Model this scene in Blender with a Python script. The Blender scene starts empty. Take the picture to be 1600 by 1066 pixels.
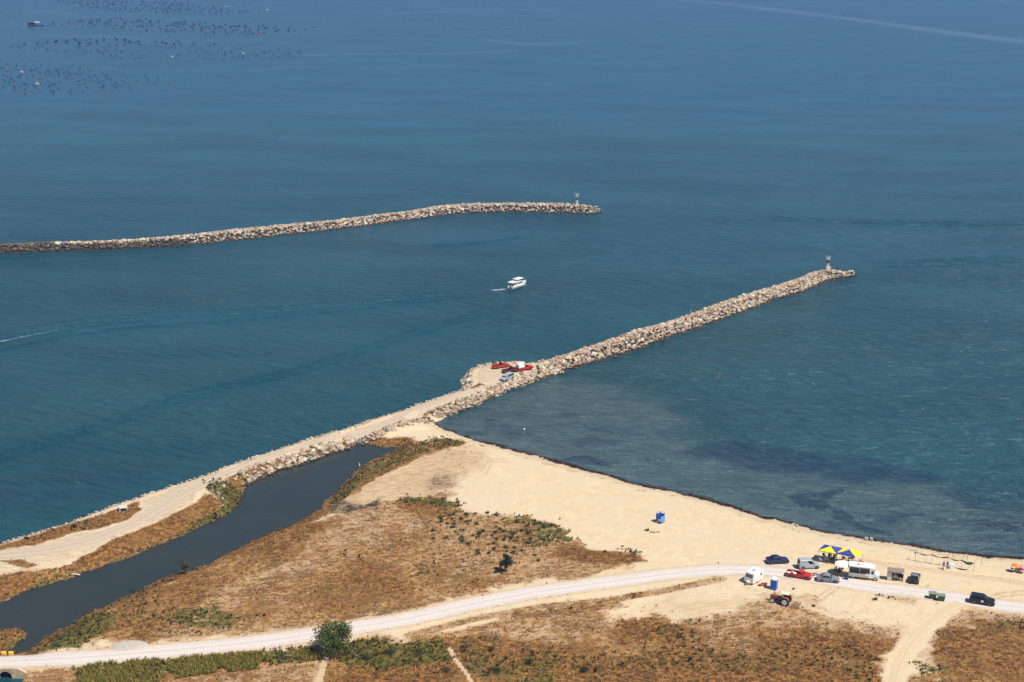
import bpy, math, random
import numpy as np
from mathutils import Vector, Matrix

# ------------------------------------------------------------------ camera, sky, sun, exposure
C = bpy.context.scene.collection
SC = bpy.context.scene
F_PX, HC, TH = 2140.0, 117.0, math.radians(16.97)
cam_d = bpy.data.cameras.new("camera")
cam = bpy.data.objects.new("camera", cam_d); C.objects.link(cam)
cam.location = (0, 0, HC); cam.rotation_euler = (math.pi/2 - TH, 0, 0)
cam_d.sensor_width = 36; cam_d.lens = F_PX/1600*36
cam_d.clip_start = 1; cam_d.clip_end = 90000
SC.camera = cam
SUN_EL, SUN_AZ = math.radians(57), math.radians(-36)      # azimuth of the sun seen from above, from +X
W = bpy.data.worlds.new("World"); SC.world = W; W.use_nodes = True
wn = W.node_tree.nodes; sky = wn.new('ShaderNodeTexSky'); sky.sky_type = 'NISHITA'
sky.sun_disc = False; sky.sun_elevation = SUN_EL; sky.sun_rotation = math.pi/2 - SUN_AZ
sky.air_density = 1.15; sky.dust_density = 0.2; sky.ozone_density = 3.5
bg = wn['Background']; W.node_tree.links.new(sky.outputs[0], bg.inputs[0]); bg.inputs[1].default_value = 0.060
sl = bpy.data.lights.new("sun", 'SUN'); sl.energy = 4.7; sl.angle = math.radians(0.53); sl.color = (1, .955, .88)
so = bpy.data.objects.new("sun", sl); C.objects.link(so)
sdir = Vector((math.cos(SUN_EL)*math.cos(SUN_AZ), math.cos(SUN_EL)*math.sin(SUN_AZ), math.sin(SUN_EL)))
so.rotation_euler = sdir.to_track_quat('Z', 'Y').to_euler(); so.location = (200, 0, 300)
SC.view_settings.view_transform = 'Standard'; SC.view_settings.look = 'None'
SC.view_settings.gamma = 1; SC.view_settings.exposure = 0.35

rng = np.random.default_rng(7); random.seed(7)
R = math.radians
PI = math.pi

# ------------------------------------------------------------------ survey helpers
def ray(px, py):
    u = (px-800)/F_PX; v = (533-py)/F_PX
    return (u, math.cos(TH)+v*math.sin(TH), -math.sin(TH)+v*math.cos(TH))
def at(px, py, z=0.0):
    d = ray(px, py); t = (z-HC)/d[2]
    return (d[0]*t, d[1]*t)
def pts(lst, z=None):
    return np.array([at(p[0], p[1], (p[2] if len(p) > 2 else 0) if z is None else z) for p in lst])
def scale_at(x, y, z=0):
    return F_PX/(y*math.cos(TH)+(HC-z)*math.sin(TH))
def hsh(ix, iy, s):
    n = (ix.astype(np.int64)*374761393 + iy.astype(np.int64)*668265263 + s*974634777) & 0xffffffff
    n = ((n ^ (n >> 13))*1274126177) & 0xffffffff
    return ((n ^ (n >> 16)) & 0xffffff)/float(0xffffff)
def vnoise(x, y, s=0):
    ix = np.floor(x); iy = np.floor(y); fx = x-ix; fy = y-iy
    fx = fx*fx*(3-2*fx); fy = fy*fy*(3-2*fy)
    a = hsh(ix, iy, s); b = hsh(ix+1, iy, s); c = hsh(ix, iy+1, s); d = hsh(ix+1, iy+1, s)
    return (a*(1-fx)+b*fx)*(1-fy)+(c*(1-fx)+d*fx)*fy
def fbm(x, y, s=0, o=4):
    t = 0; a = .5; n = 0
    for k in range(o):
        t = t+a*vnoise(x*2**k, y*2**k, s+k*17); n += a; a *= .5
    return t/n
def polydist(X, Y, P, closed=True):
    """distance to the polyline, index of the nearest segment, inside flag"""
    n = len(P); best = np.full(X.shape, 1e18); idx = np.zeros(X.shape, int); ins = np.zeros(X.shape, bool)
    for i in range(n if closed else n-1):
        ax, ay = P[i]; bx, by = P[(i+1) % n]; dx, dy = bx-ax, by-ay
        t = np.clip(((X-ax)*dx+(Y-ay)*dy)/(dx*dx+dy*dy+1e-12), 0, 1)
        d = (X-ax-t*dx)**2+(Y-ay-t*dy)**2
        m = d < best; best = np.where(m, d, best); idx[m] = i
        if closed and ay != by:
            ins ^= ((ay > Y) != (by > Y)) & (X < (bx-ax)*(Y-ay)/(by-ay)+ax)
    return np.sqrt(best), idx, ins
def sstep(a, b, x):
    t = np.clip((x-a)/(b-a+0.), 0, 1); return t*t*(3-2*t)
def resample(P, step):
    P = np.asarray(P, float); d = np.r_[0, np.cumsum(np.hypot(*np.diff(P[:, :2], axis=0).T))]
    n = max(2, int(d[-1]/step)+1); t = np.linspace(0, d[-1], n)
    return np.stack([np.interp(t, d, P[:, k]) for k in range(P.shape[1])], 1)

# ------------------------------------------------------------------ materials
def sock(nt, v, s):
    if v is None: return
    if hasattr(v, 'is_output') or isinstance(v, bpy.types.NodeSocket): nt.links.new(v, s)
    else: s.default_value = (tuple(v)+(1,) if isinstance(v, (tuple, list)) and len(v) == 3 and s.type == 'RGBA' else v)
class NT:
    def __init__(s, name):
        s.m = bpy.data.materials.new(name); s.m.use_nodes = True; s.t = s.m.node_tree
        s.b = s.t.nodes['Principled BSDF']
        s.pos = s.t.nodes.new('ShaderNodeTexCoord').outputs['Object']
    def map(s, scale, rot=0, vec=None):
        n = s.t.nodes.new('ShaderNodeMapping'); sock(s.t, vec or s.pos, n.inputs[0])
        n.vector_type = 'TEXTURE' if rot else 'POINT'; n.inputs['Scale'].default_value = [1/v for v in scale] if rot else scale; n.inputs['Rotation'].default_value = (0, 0, rot); return n.outputs[0]
    def noise(s, scale, detail=4, rough=.55, vec=None, dist=0):
        n = s.t.nodes.new('ShaderNodeTexNoise'); sock(s.t, vec or s.pos, n.inputs['Vector'])
        n.inputs['Scale'].default_value = scale; n.inputs['Detail'].default_value = detail
        n.inputs['Roughness'].default_value = rough; n.inputs['Distortion'].default_value = dist; return n.outputs[0]
    def math(s, op, a, b=None, c=None, clamp=False):
        n = s.t.nodes.new('ShaderNodeMath'); n.operation = op; n.use_clamp = clamp
        for i, v in enumerate((a, b, c)): sock(s.t, v, n.inputs[i])
        return n.outputs[0]
    def step(s, x, a, b):
        n = s.t.nodes.new('ShaderNodeMapRange'); n.interpolation_type = 'SMOOTHSTEP'
        sock(s.t, x, n.inputs[0]); n.inputs[1].default_value = a; n.inputs[2].default_value = b; return n.outputs[0]
    def lin(s, x, a, b, c, d):
        n = s.t.nodes.new('ShaderNodeMapRange'); sock(s.t, x, n.inputs[0])
        for i, v in enumerate((a, b, c, d)): n.inputs[i+1].default_value = v
        return n.outputs[0]
    def mix(s, f, a, b, mode='MIX'):
        n = s.t.nodes.new('ShaderNodeMix'); n.data_type = 'RGBA'; n.blend_type = mode
        sock(s.t, f, n.inputs[0]); sock(s.t, a, n.inputs[6]); sock(s.t, b, n.inputs[7]); return n.outputs[2]
    def ramp(s, x, stops):
        n = s.t.nodes.new('ShaderNodeValToRGB'); e = n.color_ramp.elements
        while len(e) < len(stops): e.new(.5)
        for k, (p, c) in enumerate(stops): e[k].position = p; e[k].color = tuple(c)+(1,)
        sock(s.t, x, n.inputs[0]); return n.outputs[0]
    def attr(s, name):
        n = s.t.nodes.new('ShaderNodeAttribute'); n.attribute_name = name; return n
    def sep(s, col):
        n = s.t.nodes.new('ShaderNodeSeparateColor'); sock(s.t, col, n.inputs[0]); return n.outputs
    def bump(s, h, strength, dist, normal=None):
        n = s.t.nodes.new('ShaderNodeBump'); sock(s.t, h, n.inputs['Height'])
        n.inputs['Strength'].default_value = strength; n.inputs['Distance'].default_value = dist
        if normal is not None: sock(s.t, normal, n.inputs['Normal'])
        return n.outputs[0]
    def out(s, color=None, rough=None, normal=None, metal=None, spec=None, ior=None, trans=None):
        for k, v in (('Base Color', color), ('Roughness', rough), ('Normal', normal), ('Metallic', metal), ('Specular IOR Level', spec), ('IOR', ior)):
            sock(s.t, v, s.b.inputs[k])
        return s.m
_mc = {}
def M(name, col=(.5, .5, .5), rough=.6, metal=0, var=.12, scale=3, coat=0):
    if name in _mc: return _mc[name]
    n = NT(name); k = n.noise(scale, 4)
    c = n.mix(n.lin(k, .3, .7, 0, 1), tuple(v*(1-var) for v in col), tuple(min(1, v*(1+var)) for v in col))
    m = n.out(c, rough, metal=metal)
    if coat: n.b.inputs['Coat Weight'].default_value = coat; n.b.inputs['Coat Roughness'].default_value = .05
    _mc[name] = m; return m
def paint_mat(name, col): return M(name, col, .38, 0, .04, 1.5, .12)
GLASS = M('dark_glass', (.012, .014, .018), .08, 0, .1)
TYRE = M('tyre_rubber', (.02, .02, .02), .8)
RIM = M('rim_metal', (.55, .55, .55), .4, .1)
BLACKP = M('black_plastic', (.025, .025, .028), .55)
STEEL = M('grey_steel', (.33, .34, .35), .45, .5)
WHITEP = M('white_plastic', (.78, .78, .76), .4, 0, .05)
LAMP = M('lamp_lens', (.75, .75, .72), .15, 0, .05)
REDL = M('red_lens', (.35, .01, .01), .2, 0, .05)
SKIN = M('skin', (.42, .25, .17), .55, 0, .05)
HAIR = M('dark_hair', (.03, .02, .015), .6)
WOOD = M('weathered_wood', (.30, .22, .14), .8, 0, .3, 8)
CONC = M('concrete', (.45, .40, .33), .85, 0, .2, 2)

# ------------------------------------------------------------------ object helpers
def tag(o, label=None, cat=None, group=None, kind=None):
    for k, v in (('label', label), ('category', cat), ('group', group), ('kind', kind)):
        if v: o[k] = v
    return o
def empty(name, loc, rz, label, cat, group=None):
    o = bpy.data.objects.new(name, None); C.objects.link(o); o.empty_display_size = .5
    o.location = loc; o.rotation_euler = (0, 0, rz); return tag(o, label, cat, group)
def npmesh(name, V, Fq, mat, attrs=None, smooth=False, parent=None):
    me = bpy.data.meshes.new(name); V = np.asarray(V, np.float32); Fq = np.asarray(Fq, np.int32)
    nf, k = Fq.shape
    me.vertices.add(len(V)); me.vertices.foreach_set('co', V.ravel())
    me.loops.add(nf*k); me.loops.foreach_set('vertex_index', Fq.ravel())
    me.polygons.add(nf); me.polygons.foreach_set('loop_start', np.arange(0, nf*k, k, dtype=np.int32))
    me.polygons.foreach_set('loop_total', np.full(nf, k, np.int32))
    me.polygons.foreach_set('use_smooth', np.full(nf, smooth, bool))
    for an, A in (attrs or {}).items():
        a = me.color_attributes.new(an, 'FLOAT_COLOR', 'POINT')
        B = np.ones((len(V), 4), np.float32); B[:, :A.shape[1]] = A; a.data.foreach_set('color', B.ravel())
    me.update(calc_edges=True); me.validate()
    me.materials.append(mat)
    o = bpy.data.objects.new(name, me); C.objects.link(o)
    if parent: o.parent = parent
    return o
class MB:
    def __init__(s): s.v = []; s.f = []
    def add(s, vs, fs, mtx=None):
        b = len(s.v)
        for v in vs: s.v.append(tuple(mtx @ Vector(v)) if mtx else tuple(v))
        for f in fs: s.f.append([i+b for i in f])
        return s
    def box(s, x0, x1, y0, y1, z0, z1, mtx=None, bev=0, tx=0, ty=0):
        # tx, ty: inset of the top
        if bev:
            b = bev; vs = []; fs = []
            rings = [(b, z0), (0, z0+b), (0, z1-b), (b, z1)]
            for ins, z in rings:
                f = (z-z0)/(z1-z0); X0, X1, Y0, Y1 = x0+tx*f+ins, x1-tx*f-ins, y0+ty*f+ins, y1-ty*f-ins
                vs += [(X0+b, Y0, z), (X1-b, Y0, z), (X1, Y0+b, z), (X1, Y1-b, z), (X1-b, Y1, z), (X0+b, Y1, z), (X0, Y1-b, z), (X0, Y0+b, z)]
            for r in range(3):
                for i in range(8): j = (i+1) % 8; fs.append([r*8+i, r*8+j, r*8+8+j, r*8+8+i])
            fs += [list(range(7, -1, -1)), [24+i for i in range(8)]]
            return s.add(vs, fs, mtx)
        vs = [(x0, y0, z0), (x1, y0, z0), (x1, y1, z0), (x0, y1, z0), (x0+tx, y0+ty, z1), (x1-tx, y0+ty, z1), (x1-tx, y1-ty, z1), (x0+tx, y1-ty, z1)]
        return s.add(vs, [[3, 2, 1, 0], [4, 5, 6, 7], [0, 1, 5, 4], [1, 2, 6, 5], [2, 3, 7, 6], [3, 0, 4, 7]], mtx)
    def tube(s, a, b, r, r2=None, n=8, caps=True):
        a = Vector(a); b = Vector(b); r2 = r if r2 is None else r2; q = (b-a).to_track_quat('Z', 'Y')
        vs = [a+q @ Vector((math.cos(t)*r, math.sin(t)*r, 0)) for t in [2*PI*i/n for i in range(n)]]
        vs += [b+q @ Vector((math.cos(t)*r2, math.sin(t)*r2, 0)) for t in [2*PI*i/n for i in range(n)]]
        fs = [[i, (i+1) % n, n+(i+1) % n, n+i] for i in range(n)]
        if caps: fs += [list(range(n-1, -1, -1)), list(range(n, 2*n))]
        return s.add(vs, fs)
    def lathe(s, prof, c=(0, 0, 0), axis='Z', n=16):
        vs = []; fs = []
        for r, h in prof:
            for i in range(n):
                t = 2*PI*i/n; p = (r*math.cos(t), r*math.sin(t), h)
                if axis == 'Y': p = (p[0], p[2], p[1])
                if axis == 'X': p = (p[2], p[0], p[1])
                vs.append((p[0]+c[0], p[1]+c[1], p[2]+c[2]))
        for k in range(len(prof)-1):
            for i in range(n): fs.append([k*n+i, k*n+(i+1) % n, k*n+n+(i+1) % n, k*n+n+i])
        fs += [list(range(n-1, -1, -1)), [(len(prof)-1)*n+i for i in range(n)]]
        return s.add(vs, fs)
    def loft(s, rings, caps=True, closed=True):
        n = len(rings[0]); vs = [p for r in rings for p in r]; fs = []
        for k in range(len(rings)-1):
            for i in range(n if closed else n-1): j = (i+1) % n; fs.append([k*n+i, k*n+j, k*n+n+j, k*n+n+i])
        if caps: fs += [list(range(n-1, -1, -1)), [(len(rings)-1)*n+i for i in range(n)]]
        return s.add(vs, fs)
    def slab(s, quad, t):
        """thin solid from a planar polygon, thickness t along its normal"""
        q = [Vector(p) for p in quad]; nrm = (q[1]-q[0]).cross(q[2]-q[0]).normalized(); n = len(q)
        vs = [p-nrm*t*.5 for p in q]+[p+nrm*t*.5 for p in q]
        fs = [list(range(n-1, -1, -1)), list(range(n, 2*n))]+[[i, (i+1) % n, n+(i+1) % n, n+i] for i in range(n)]
        return s.add(vs, fs)
    def obj(s, name, mat, parent=None, smooth=False, angle=40):
        me = bpy.data.meshes.new(name); me.from_pydata(s.v, [], s.f); me.update()
        import bmesh
        bm = bmesh.new(); bm.from_mesh(me); bmesh.ops.recalc_face_normals(bm, faces=bm.faces); bm.to_mesh(me); bm.free()
        me.materials.append(mat)
        if smooth:
            me.polygons.foreach_set('use_smooth', [True]*len(me.polygons)); me.set_sharp_from_angle(angle=R(angle))
        o = bpy.data.objects.new(name, me); C.objects.link(o)
        if parent: o.parent = parent
        return o
def copy_tree(o, parent=None):
    c = o.copy(); C.objects.link(c); c.parent = parent
    for ch in list(o.children): copy_tree(ch, c)
    return c

# ================================================================== LAND
TOPZ = 2.0; BZ = 1.3
# outer shoreline: (px, py, z at which it was surveyed, slope of the bank)
shore = [(3400, 985, 0, .07), (2200, 915, 0, .07), (1800, 888, 0, .07), (1600, 872, 0, .07), (1540, 868, 0, .07), (1480, 861, 0, .07), (1420, 851, 0, .07), (1360, 842, 0, .07), (1300, 832, 0, .07),
 (1240, 818, 0, .07), (1180, 803, 0, .07), (1120, 784, 0, .07), (1060, 769, 0, .07), (1000, 757, 0, .07), (950, 743, 0, .07), (900, 729, 0, .07), (850, 715, 0, .07), (800, 701, 0, .08),
 (750, 689, 0, .08), (715, 677, 0, .1), (692, 668, 0, .15), (680, 660, 0, .5), (690, 655, 0, .6), (720, 643, 0, .6), (760, 626, 0, .6), (800, 609, 0, .6), (850, 591, 0, .6), (880, 581, 0, .6)]
north = [(868, 558), (838, 566), (800, 566), (768, 567), (744, 573), (735, 585), (737, 599), (720, 608), (680, 622), (620, 643), (560, 662), (500, 680), (440, 699), (380, 718), (320, 742), (260, 761), (200, 781), (120, 811), (60, 831), (0, 848), (-120, 888), (-500, 1010), (-1400, 1300)]
channel = [(621, 699), (604, 701), (587, 700), (572, 695), (560, 695), (537, 705), (512, 712), (475, 725), (440, 736), (407, 747), (384, 759), (380, 770), (381, 782), (362, 800), (335, 815), (300, 831), (258, 849), (227, 864), (186, 878), (153, 891), (124, 900), (82, 913), (41, 927), (0, 944), (-60, 968), (-140, 1002),
 (-90, 992), (-40, 987), (0, 984), (19, 982), (36, 985), (42, 991), (34, 1001), (20, 1012), (14, 1019), (44, 1018), (62, 1005), (82, 989), (103, 979), (131, 962), (159, 949), (187, 936), (216, 922), (244, 908), (276, 898), (325, 880), (395, 845), (445, 825), (480, 807), (500, 795), (507, 782), (527, 770), (531, 760), (547, 747), (550, 740), (562, 731), (582, 717), (600, 712), (615, 706)]
P_a = pts([s[:3] for s in shore]); sl_a = [s[3] for s in shore]
nn = pts(north, TOPZ)
tn = np.gradient(nn, axis=0); nrm = np.stack([tn[:, 1], -tn[:, 0]], 1); nrm /= np.hypot(*nrm.T)[:, None]
nn = nn+nrm*2.6                                             # waterline of the seaward slope, hidden behind the crest
OUT = np.vstack([P_a, nn, [(-900, -300), (900, -300)]])
SLP = np.array(sl_a+[.75]*len(nn)+[1, 1])
CH = pts(channel, 0)
chs = np.array([.35]*len(CH)); chs[5:10] = .6; chs[0:4] = .15
def axis(lo, hi, st, before, after): return np.r_[before, np.arange(lo, hi, st), after]
GX = axis(-112, 112, .5, [-900, -600, -400, -300, -220, -170, -140, -124, -117], [117, 124, 140, 170, 220, 300, 400, 600, 900])
GY = axis(178, 402, .5, [-300, -150, -50, 40, 100, 140, 160, 170], [404, 410, 430])
XX, YY = np.meshgrid(GX, GY)
cause = [(872, 584), (860, 555), (730, 560), (700, 600), (400, 700), (0, 830), (-700, 1040), (-700, 1100), (0, 936), (120, 890), (300, 820), (372, 780), (384, 755), (440, 733), (540, 700), (600, 680), (670, 660), (760, 627)]
def land_height(X, Y):
    # small jitter keeps the waterline from reading as straight pieces
    jx = X+(fbm(X*.35, Y*.35, 3)-.5)*1.6+(fbm(X*1.3, Y*1.3, 5)-.5)*.5; jy = Y+(fbm(X*.35, Y*.35, 9)-.5)*1.6
    d1, i1, in1 = polydist(jx, jy, OUT); d2, i2, in2 = polydist(jx, jy, CH)
    land = in1 & ~in2
    d = np.minimum(d1, d2); sl = np.where(d1 < d2, SLP[i1], chs[i2])
    # banks next to both edges: combine both slopes
    h1 = d1*SLP[i1]; h2 = d2*chs[i2]
    dc, _, inc = polydist(X, Y, pts(cause, 1.5)); w = sstep(-2, 2, np.where(inc, dc, -dc))
    top = BZ+(TOPZ-BZ)*w+.18*(fbm(X*.08, Y*.08, 21)-.5)+.10*(fbm(X*.6, Y*.6, 31)-.5)*(1-.6*w)
    h = np.minimum(h1, h2); h = top*np.tanh(h/top*1.15)
    return np.where(land, h, -np.minimum(2.5, d*sl*1.2+.02)), np.where(land, d, -d), d1, d2, w
GZ, SD, D1, D2, CW = land_height(XX, YY)
_cx, _cy = at(-3, 1047, 1.3)
_f = sstep(5.2, 3.8, XX-_cx)*sstep(-9, -8, XX-_cx)*sstep(.5, .1, YY-_cy)*sstep(-16, -12, YY-_cy)
GZ = GZ*(1-_f)+(-.6)*_f
def lookup(A, x, y):
    x = np.atleast_1d(np.asarray(x, float)); y = np.atleast_1d(np.asarray(y, float))
    i = np.clip(np.searchsorted(GX, x)-1, 0, len(GX)-2); j = np.clip(np.searchsorted(GY, y)-1, 0, len(GY)-2)
    fx = np.clip((x-GX[i])/(GX[i+1]-GX[i]), 0, 1); fy = np.clip((y-GY[j])/(GY[j+1]-GY[j]), 0, 1)
    return (A[j, i]*(1-fx)+A[j, i+1]*fx)*(1-fy)+(A[j+1, i]*(1-fx)+A[j+1, i+1]*fx)*fy
def gz(x, y): return float(lookup(GZ, x, y)[0])
def atg(px, py):
    z = 1.3
    for _ in range(6): x, y = at(px, py, z); z = max(0, gz(x, y))
    return Vector((x, y, z))

# ---- what covers the ground (real changes of surface, surveyed from the photo)
masks = {k: np.zeros_like(XX) for k in ('dry', 'green', 'road', 'dark', 'soil', 'pale')}
def paint(k, poly, val, soft=1.0, z=1.4):
    P = pts(poly, z); lo = P.min(0)-soft*2-2; hi = P.max(0)+soft*2+2
    i0, i1 = np.searchsorted(GX, [lo[0], hi[0]]); j0, j1 = np.searchsorted(GY, [lo[1], hi[1]])
    s = (slice(j0, j1+1), slice(i0, i1+1)); X, Y = XX[s], YY[s]
    j = min(5, soft*2.2); X_ = X+(fbm(X*.16, Y*.16, 51, 3)-.5)*2*j+(fbm(X*.9, Y*.9, 52, 2)-.5)*j*.5; Y_ = Y+(fbm(X*.16, Y*.16, 53, 3)-.5)*2*j+(fbm(X*.9, Y*.9, 54, 2)-.5)*j*.5
    d, _, ins = polydist(X_, Y_, P); w = sstep(-soft, soft, np.where(ins, d, -d))
    masks[k][s] = masks[k][s]*(1-w)+val*w
def line(k, L, width, val, soft=.5, z=1.4, mx=False):
    P = pts(L, z); d, _, _ = polydist(XX, YY, P, False); w = 1-sstep(width*.5, width*.5+soft, d)
    masks[k] = np.maximum(masks[k], val*w) if mx else masks[k]*(1-w)+val*w
# dry field between the channel and the road
paint('dry', [(40, 1022), (100, 985), (180, 945), (280, 900), (400, 848), (480, 812), (540, 792), (610, 780), (650, 768), (700, 772), (730, 795), (800, 806), (880, 815), (925, 850), (1010, 878), (1015, 886), (940, 898), (830, 916), (740, 932), (640, 955), (500, 982), (400, 996), (200, 1012)], .56, 2.0)
paint('dry', [(180, 945), (280, 900), (400, 848), (480, 812), (520, 800), (470, 850), (380, 900), (300, 960), (220, 990), (150, 1000)], .78, 2.5)
paint('dry', [(420, 905), (560, 880), (680, 900), (640, 930), (500, 955), (400, 975), (330, 965)], .68, 3)
paint('dry', [(880, 850), (930, 855), (1000, 870), (1010, 880), (960, 884), (900, 872), (860, 864)], .85, 1)
paint('dry', [(620, 785), (700, 790), (700, 808), (640, 800)], .85, 1)
paint('dry', [(560, 800), (640, 800), (660, 830), (600, 850), (520, 850), (500, 830)], .5, 2)
# south of the road
paint('dry', [(-200, 1043), (0, 1046), (130, 1038), (300, 1022), (490, 1006), (600, 996), (700, 985), (760, 978), (860, 958), (940, 950), (960, 965), (1050, 958), (1150, 950), (1200, 938), (1260, 945), (1300, 962), (1380, 975), (1420, 990), (1400, 1020), (1385, 1060), (1380, 1200), (-200, 1200)], .54, 3)
paint('dry', [(640, 1010), (800, 1005), (1000, 1020), (1200, 1030), (1380, 1040), (1380, 1200), (500, 1200), (520, 1020)], .92, 3)
paint('dry', [(1190, 990), (1300, 985), (1400, 1000), (1390, 1025), (1280, 1025), (1200, 1015)], .95, 2)
paint('dry', [(990, 970), (1050, 965), (1090, 985), (1040, 1005), (980, 1000)], .85, 2)
paint('dry', [(1422, 1066), (1440, 1030), (1460, 1000), (1500, 975), (1560, 968), (1620, 962), (1900, 965), (1900, 1200), (1410, 1200)], .84, 2.2)
paint('dry', [(1490, 950), (1540, 952), (1620, 958), (1620, 972), (1500, 980), (1475, 968)], .5, 1.5)
paint('dry', [(1360, 930), (1400, 925), (1445, 935), (1440, 950), (1390, 950)], .38, 1.5)
paint('dry', [(1170, 920), (1290, 935), (1340, 960), (1260, 950), (1190, 945)], .35, 2)
paint('dry', [(690, 690), (730, 695), (725, 740), (700, 770), (650, 765), (620, 760), (650, 720)], .28, 2)
# left wedge of the causeway
paint('dry', [(-300, 930), (0, 850), (60, 834), (140, 807), (190, 790), (215, 782), (222, 796), (200, 812), (150, 822), (130, 830), (60, 853), (0, 860), (-300, 960)], .85, .8, 2)
paint('dry', [(-300, 1010), (0, 902), (90, 882), (140, 860), (200, 835), (250, 812), (300, 784), (330, 768), (350, 790), (330, 815), (300, 832), (258, 850), (186, 879), (124, 901), (41, 928), (0, 944), (-300, 1060)], .85, .8, 1.8)
paint('dry', [(0, 876), (30, 875), (60, 880), (40, 888), (15, 885)], .9, .5, 2)
paint('dry', [(545, 748), (600, 712), (650, 690), (700, 680), (722, 688), (690, 700), (620, 730), (560, 765), (520, 790), (505, 785)], .7, 1)
paint('dry', [(330, 757), (400, 735), (440, 722), (470, 712), (440, 728), (400, 748), (370, 760)], .5, .6, 1.6)
paint('dry', [(730, 605), (745, 598), (762, 603), (740, 609)], .9, .4, 2)
paint('dry', [(640, 997), (740, 971), (850, 951), (950, 941), (1000, 945), (940, 958), (860, 968), (700, 992)], .6, 1.5)
for L in ([(640, 992), (740, 967), (850, 947), (950, 937), (1040, 922), (1125, 904)], [(820, 962), (890, 955), (965, 944)]): line('dry', L, 1.6, .5, .8, mx=True); line('dark', L, .22, .75, .28, mx=True)
line('dry', [(648, 650), (700, 630), (760, 607), (800, 596), (850, 580)], .5, .75, .4, 2, True)
line('dry', [(360, 742), (460, 708), (560, 678), (640, 652)], .5, .8, .4, 2, True)
# green cover
paint('green', [(45, 1018), (80, 990), (131, 960), (165, 950), (178, 970), (150, 1000), (120, 1016)], .9, 1)
paint('green', [(318, 757), (345, 750), (380, 760), (384, 785), (362, 804), (335, 817), (300, 834), (256, 852), (262, 840), (320, 806), (340, 795), (350, 785), (330, 772)], .95, .6, 1.3)
paint('green', [(186, 930), (276, 894), (290, 888), (290, 896), (230, 920), (170, 948)], .55, .8)
paint('green', [(505, 788), (528, 764), (547, 742), (582, 715), (640, 690), (690, 676), (722, 688), (640, 715), (585, 742), (545, 768), (520, 790)], .55, .7)
paint('green', [(505, 788), (528, 764), (547, 742), (560, 738), (560, 755), (530, 780)], .85, .7)
paint('green', [(620, 772), (680, 778), (725, 786), (720, 800), (640, 788)], .7, 1.2)
paint('green', [(680, 800), (780, 800), (830, 825), (850, 850), (800, 860), (700, 838)], .28, 2)
paint('green', [(800, 806), (860, 810), (905, 826), (915, 846), (860, 846), (815, 825)], .6, 1.8)
paint('green', [(958, 848), (985, 856), (1008, 868), (985, 870)], .6, .8)
paint('green', [(1005, 826), (1030, 828), (1025, 834), (1005, 832)], .45, .6)
paint('green', [(270, 948), (330, 950), (385, 962), (360, 985), (300, 980), (250, 970)], .62, 1.5)
paint('green', [(120, 1042), (150, 1030), (300, 1016), (420, 1012), (495, 1012), (490, 1030), (300, 1045), (200, 1066), (110, 1100)], .85, 1)
paint('green', [(515, 1005), (620, 1000), (700, 1008), (705, 1040), (620, 1050), (540, 1040)], .72, 1.5)
paint('green', [(720, 1010), (860, 1020), (900, 1045), (860, 1070), (720, 1060)], .5, 2)
paint('green', [(900, 1015), (1040, 1015), (1060, 1040), (930, 1050)], .38, 2)
paint('green', [(1425, 1030), (1480, 1038), (1500, 1050), (1430, 1055)], .55, 1)
paint('green', [(1100, 1010), (1200, 1030), (1250, 1060), (1150, 1062)], .35, 2)
paint('green', [(-100, 950), (0, 934), (120, 895), (124, 902), (41, 929), (0, 945), (-100, 985)], .65, .6)
paint('green', [(-100, 988), (0, 986), (34, 986), (40, 992), (20, 1012), (-20, 1016)], .45, .8)
paint('green', [(1365, 930), (1398, 928), (1400, 936), (1375, 938)], .3, .8)
# soil and tracks
paint('soil', [(500, 790), (560, 750), (640, 712), (700, 694), (735, 692), (760, 700), (720, 740), (700, 775), (620, 778), (540, 795)], .85, 2)
paint('soil', [(330, 940), (700, 880), (900, 870), (1000, 885), (740, 930), (640, 953), (400, 990)], .35, 3)
paint('soil', [(1040, 930), (1150, 930), (1180, 945), (1040, 955)], .5, 2)
# pale trodden ground of the causeway
paint('pale', [(860, 575), (838, 566), (800, 567), (768, 568), (746, 574), (740, 586), (745, 600), (720, 609), (600, 652), (500, 683), (400, 713), (320, 744), (255, 766), (222, 782), (222, 798), (200, 814), (130, 832), (60, 854), (0, 860), (-100, 880), (-100, 930), (0, 900), (90, 880), (200, 833), (255, 808), (305, 776), (345, 744), (420, 718), (520, 690), (620, 660), (700, 632), (790, 598)], .9, .7, 2)
ROAD = [(-400, 1036), (-150, 1034), (0, 1031), (60, 1030), (120, 1028), (200, 1022), (300, 1013), (400, 1003), (500, 989), (570, 978), (640, 966), (740, 943), (830, 926), (935, 911), (1040, 897), (1110, 890), (1170, 889), (1230, 894), (1300, 905), (1370, 917), (1430, 923), (1480, 930), (1560, 944), (1620, 950), (1750, 962), (2100, 985)]
line('dry', ROAD, 4.4, .3, 1.6); line('green', ROAD, 4.5, 0, .8); line('road', ROAD, 3.7, .5, .9)
paint('road', [(1110, 884), (1170, 868), (1260, 872), (1300, 900), (1240, 915), (1200, 925), (1160, 900)], .28, 2)
PATH = [(1500, 940), (1470, 958), (1440, 985), (1420, 1010), (1405, 1040), (1392, 1090)]
line('dry', PATH, 2.4, .0, 1.2); line('green', PATH, 2.4, 0, .8)
for L, w in (([(512, 1024), (505, 1040), (495, 1070)], .7), ([(702, 1012), (712, 1030), (728, 1050), (742, 1075)], .3)):
    line('dry', L, w, .15, .4); line('green', L, w, .1, .4); line('soil', L, w, .5, .4)
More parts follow.
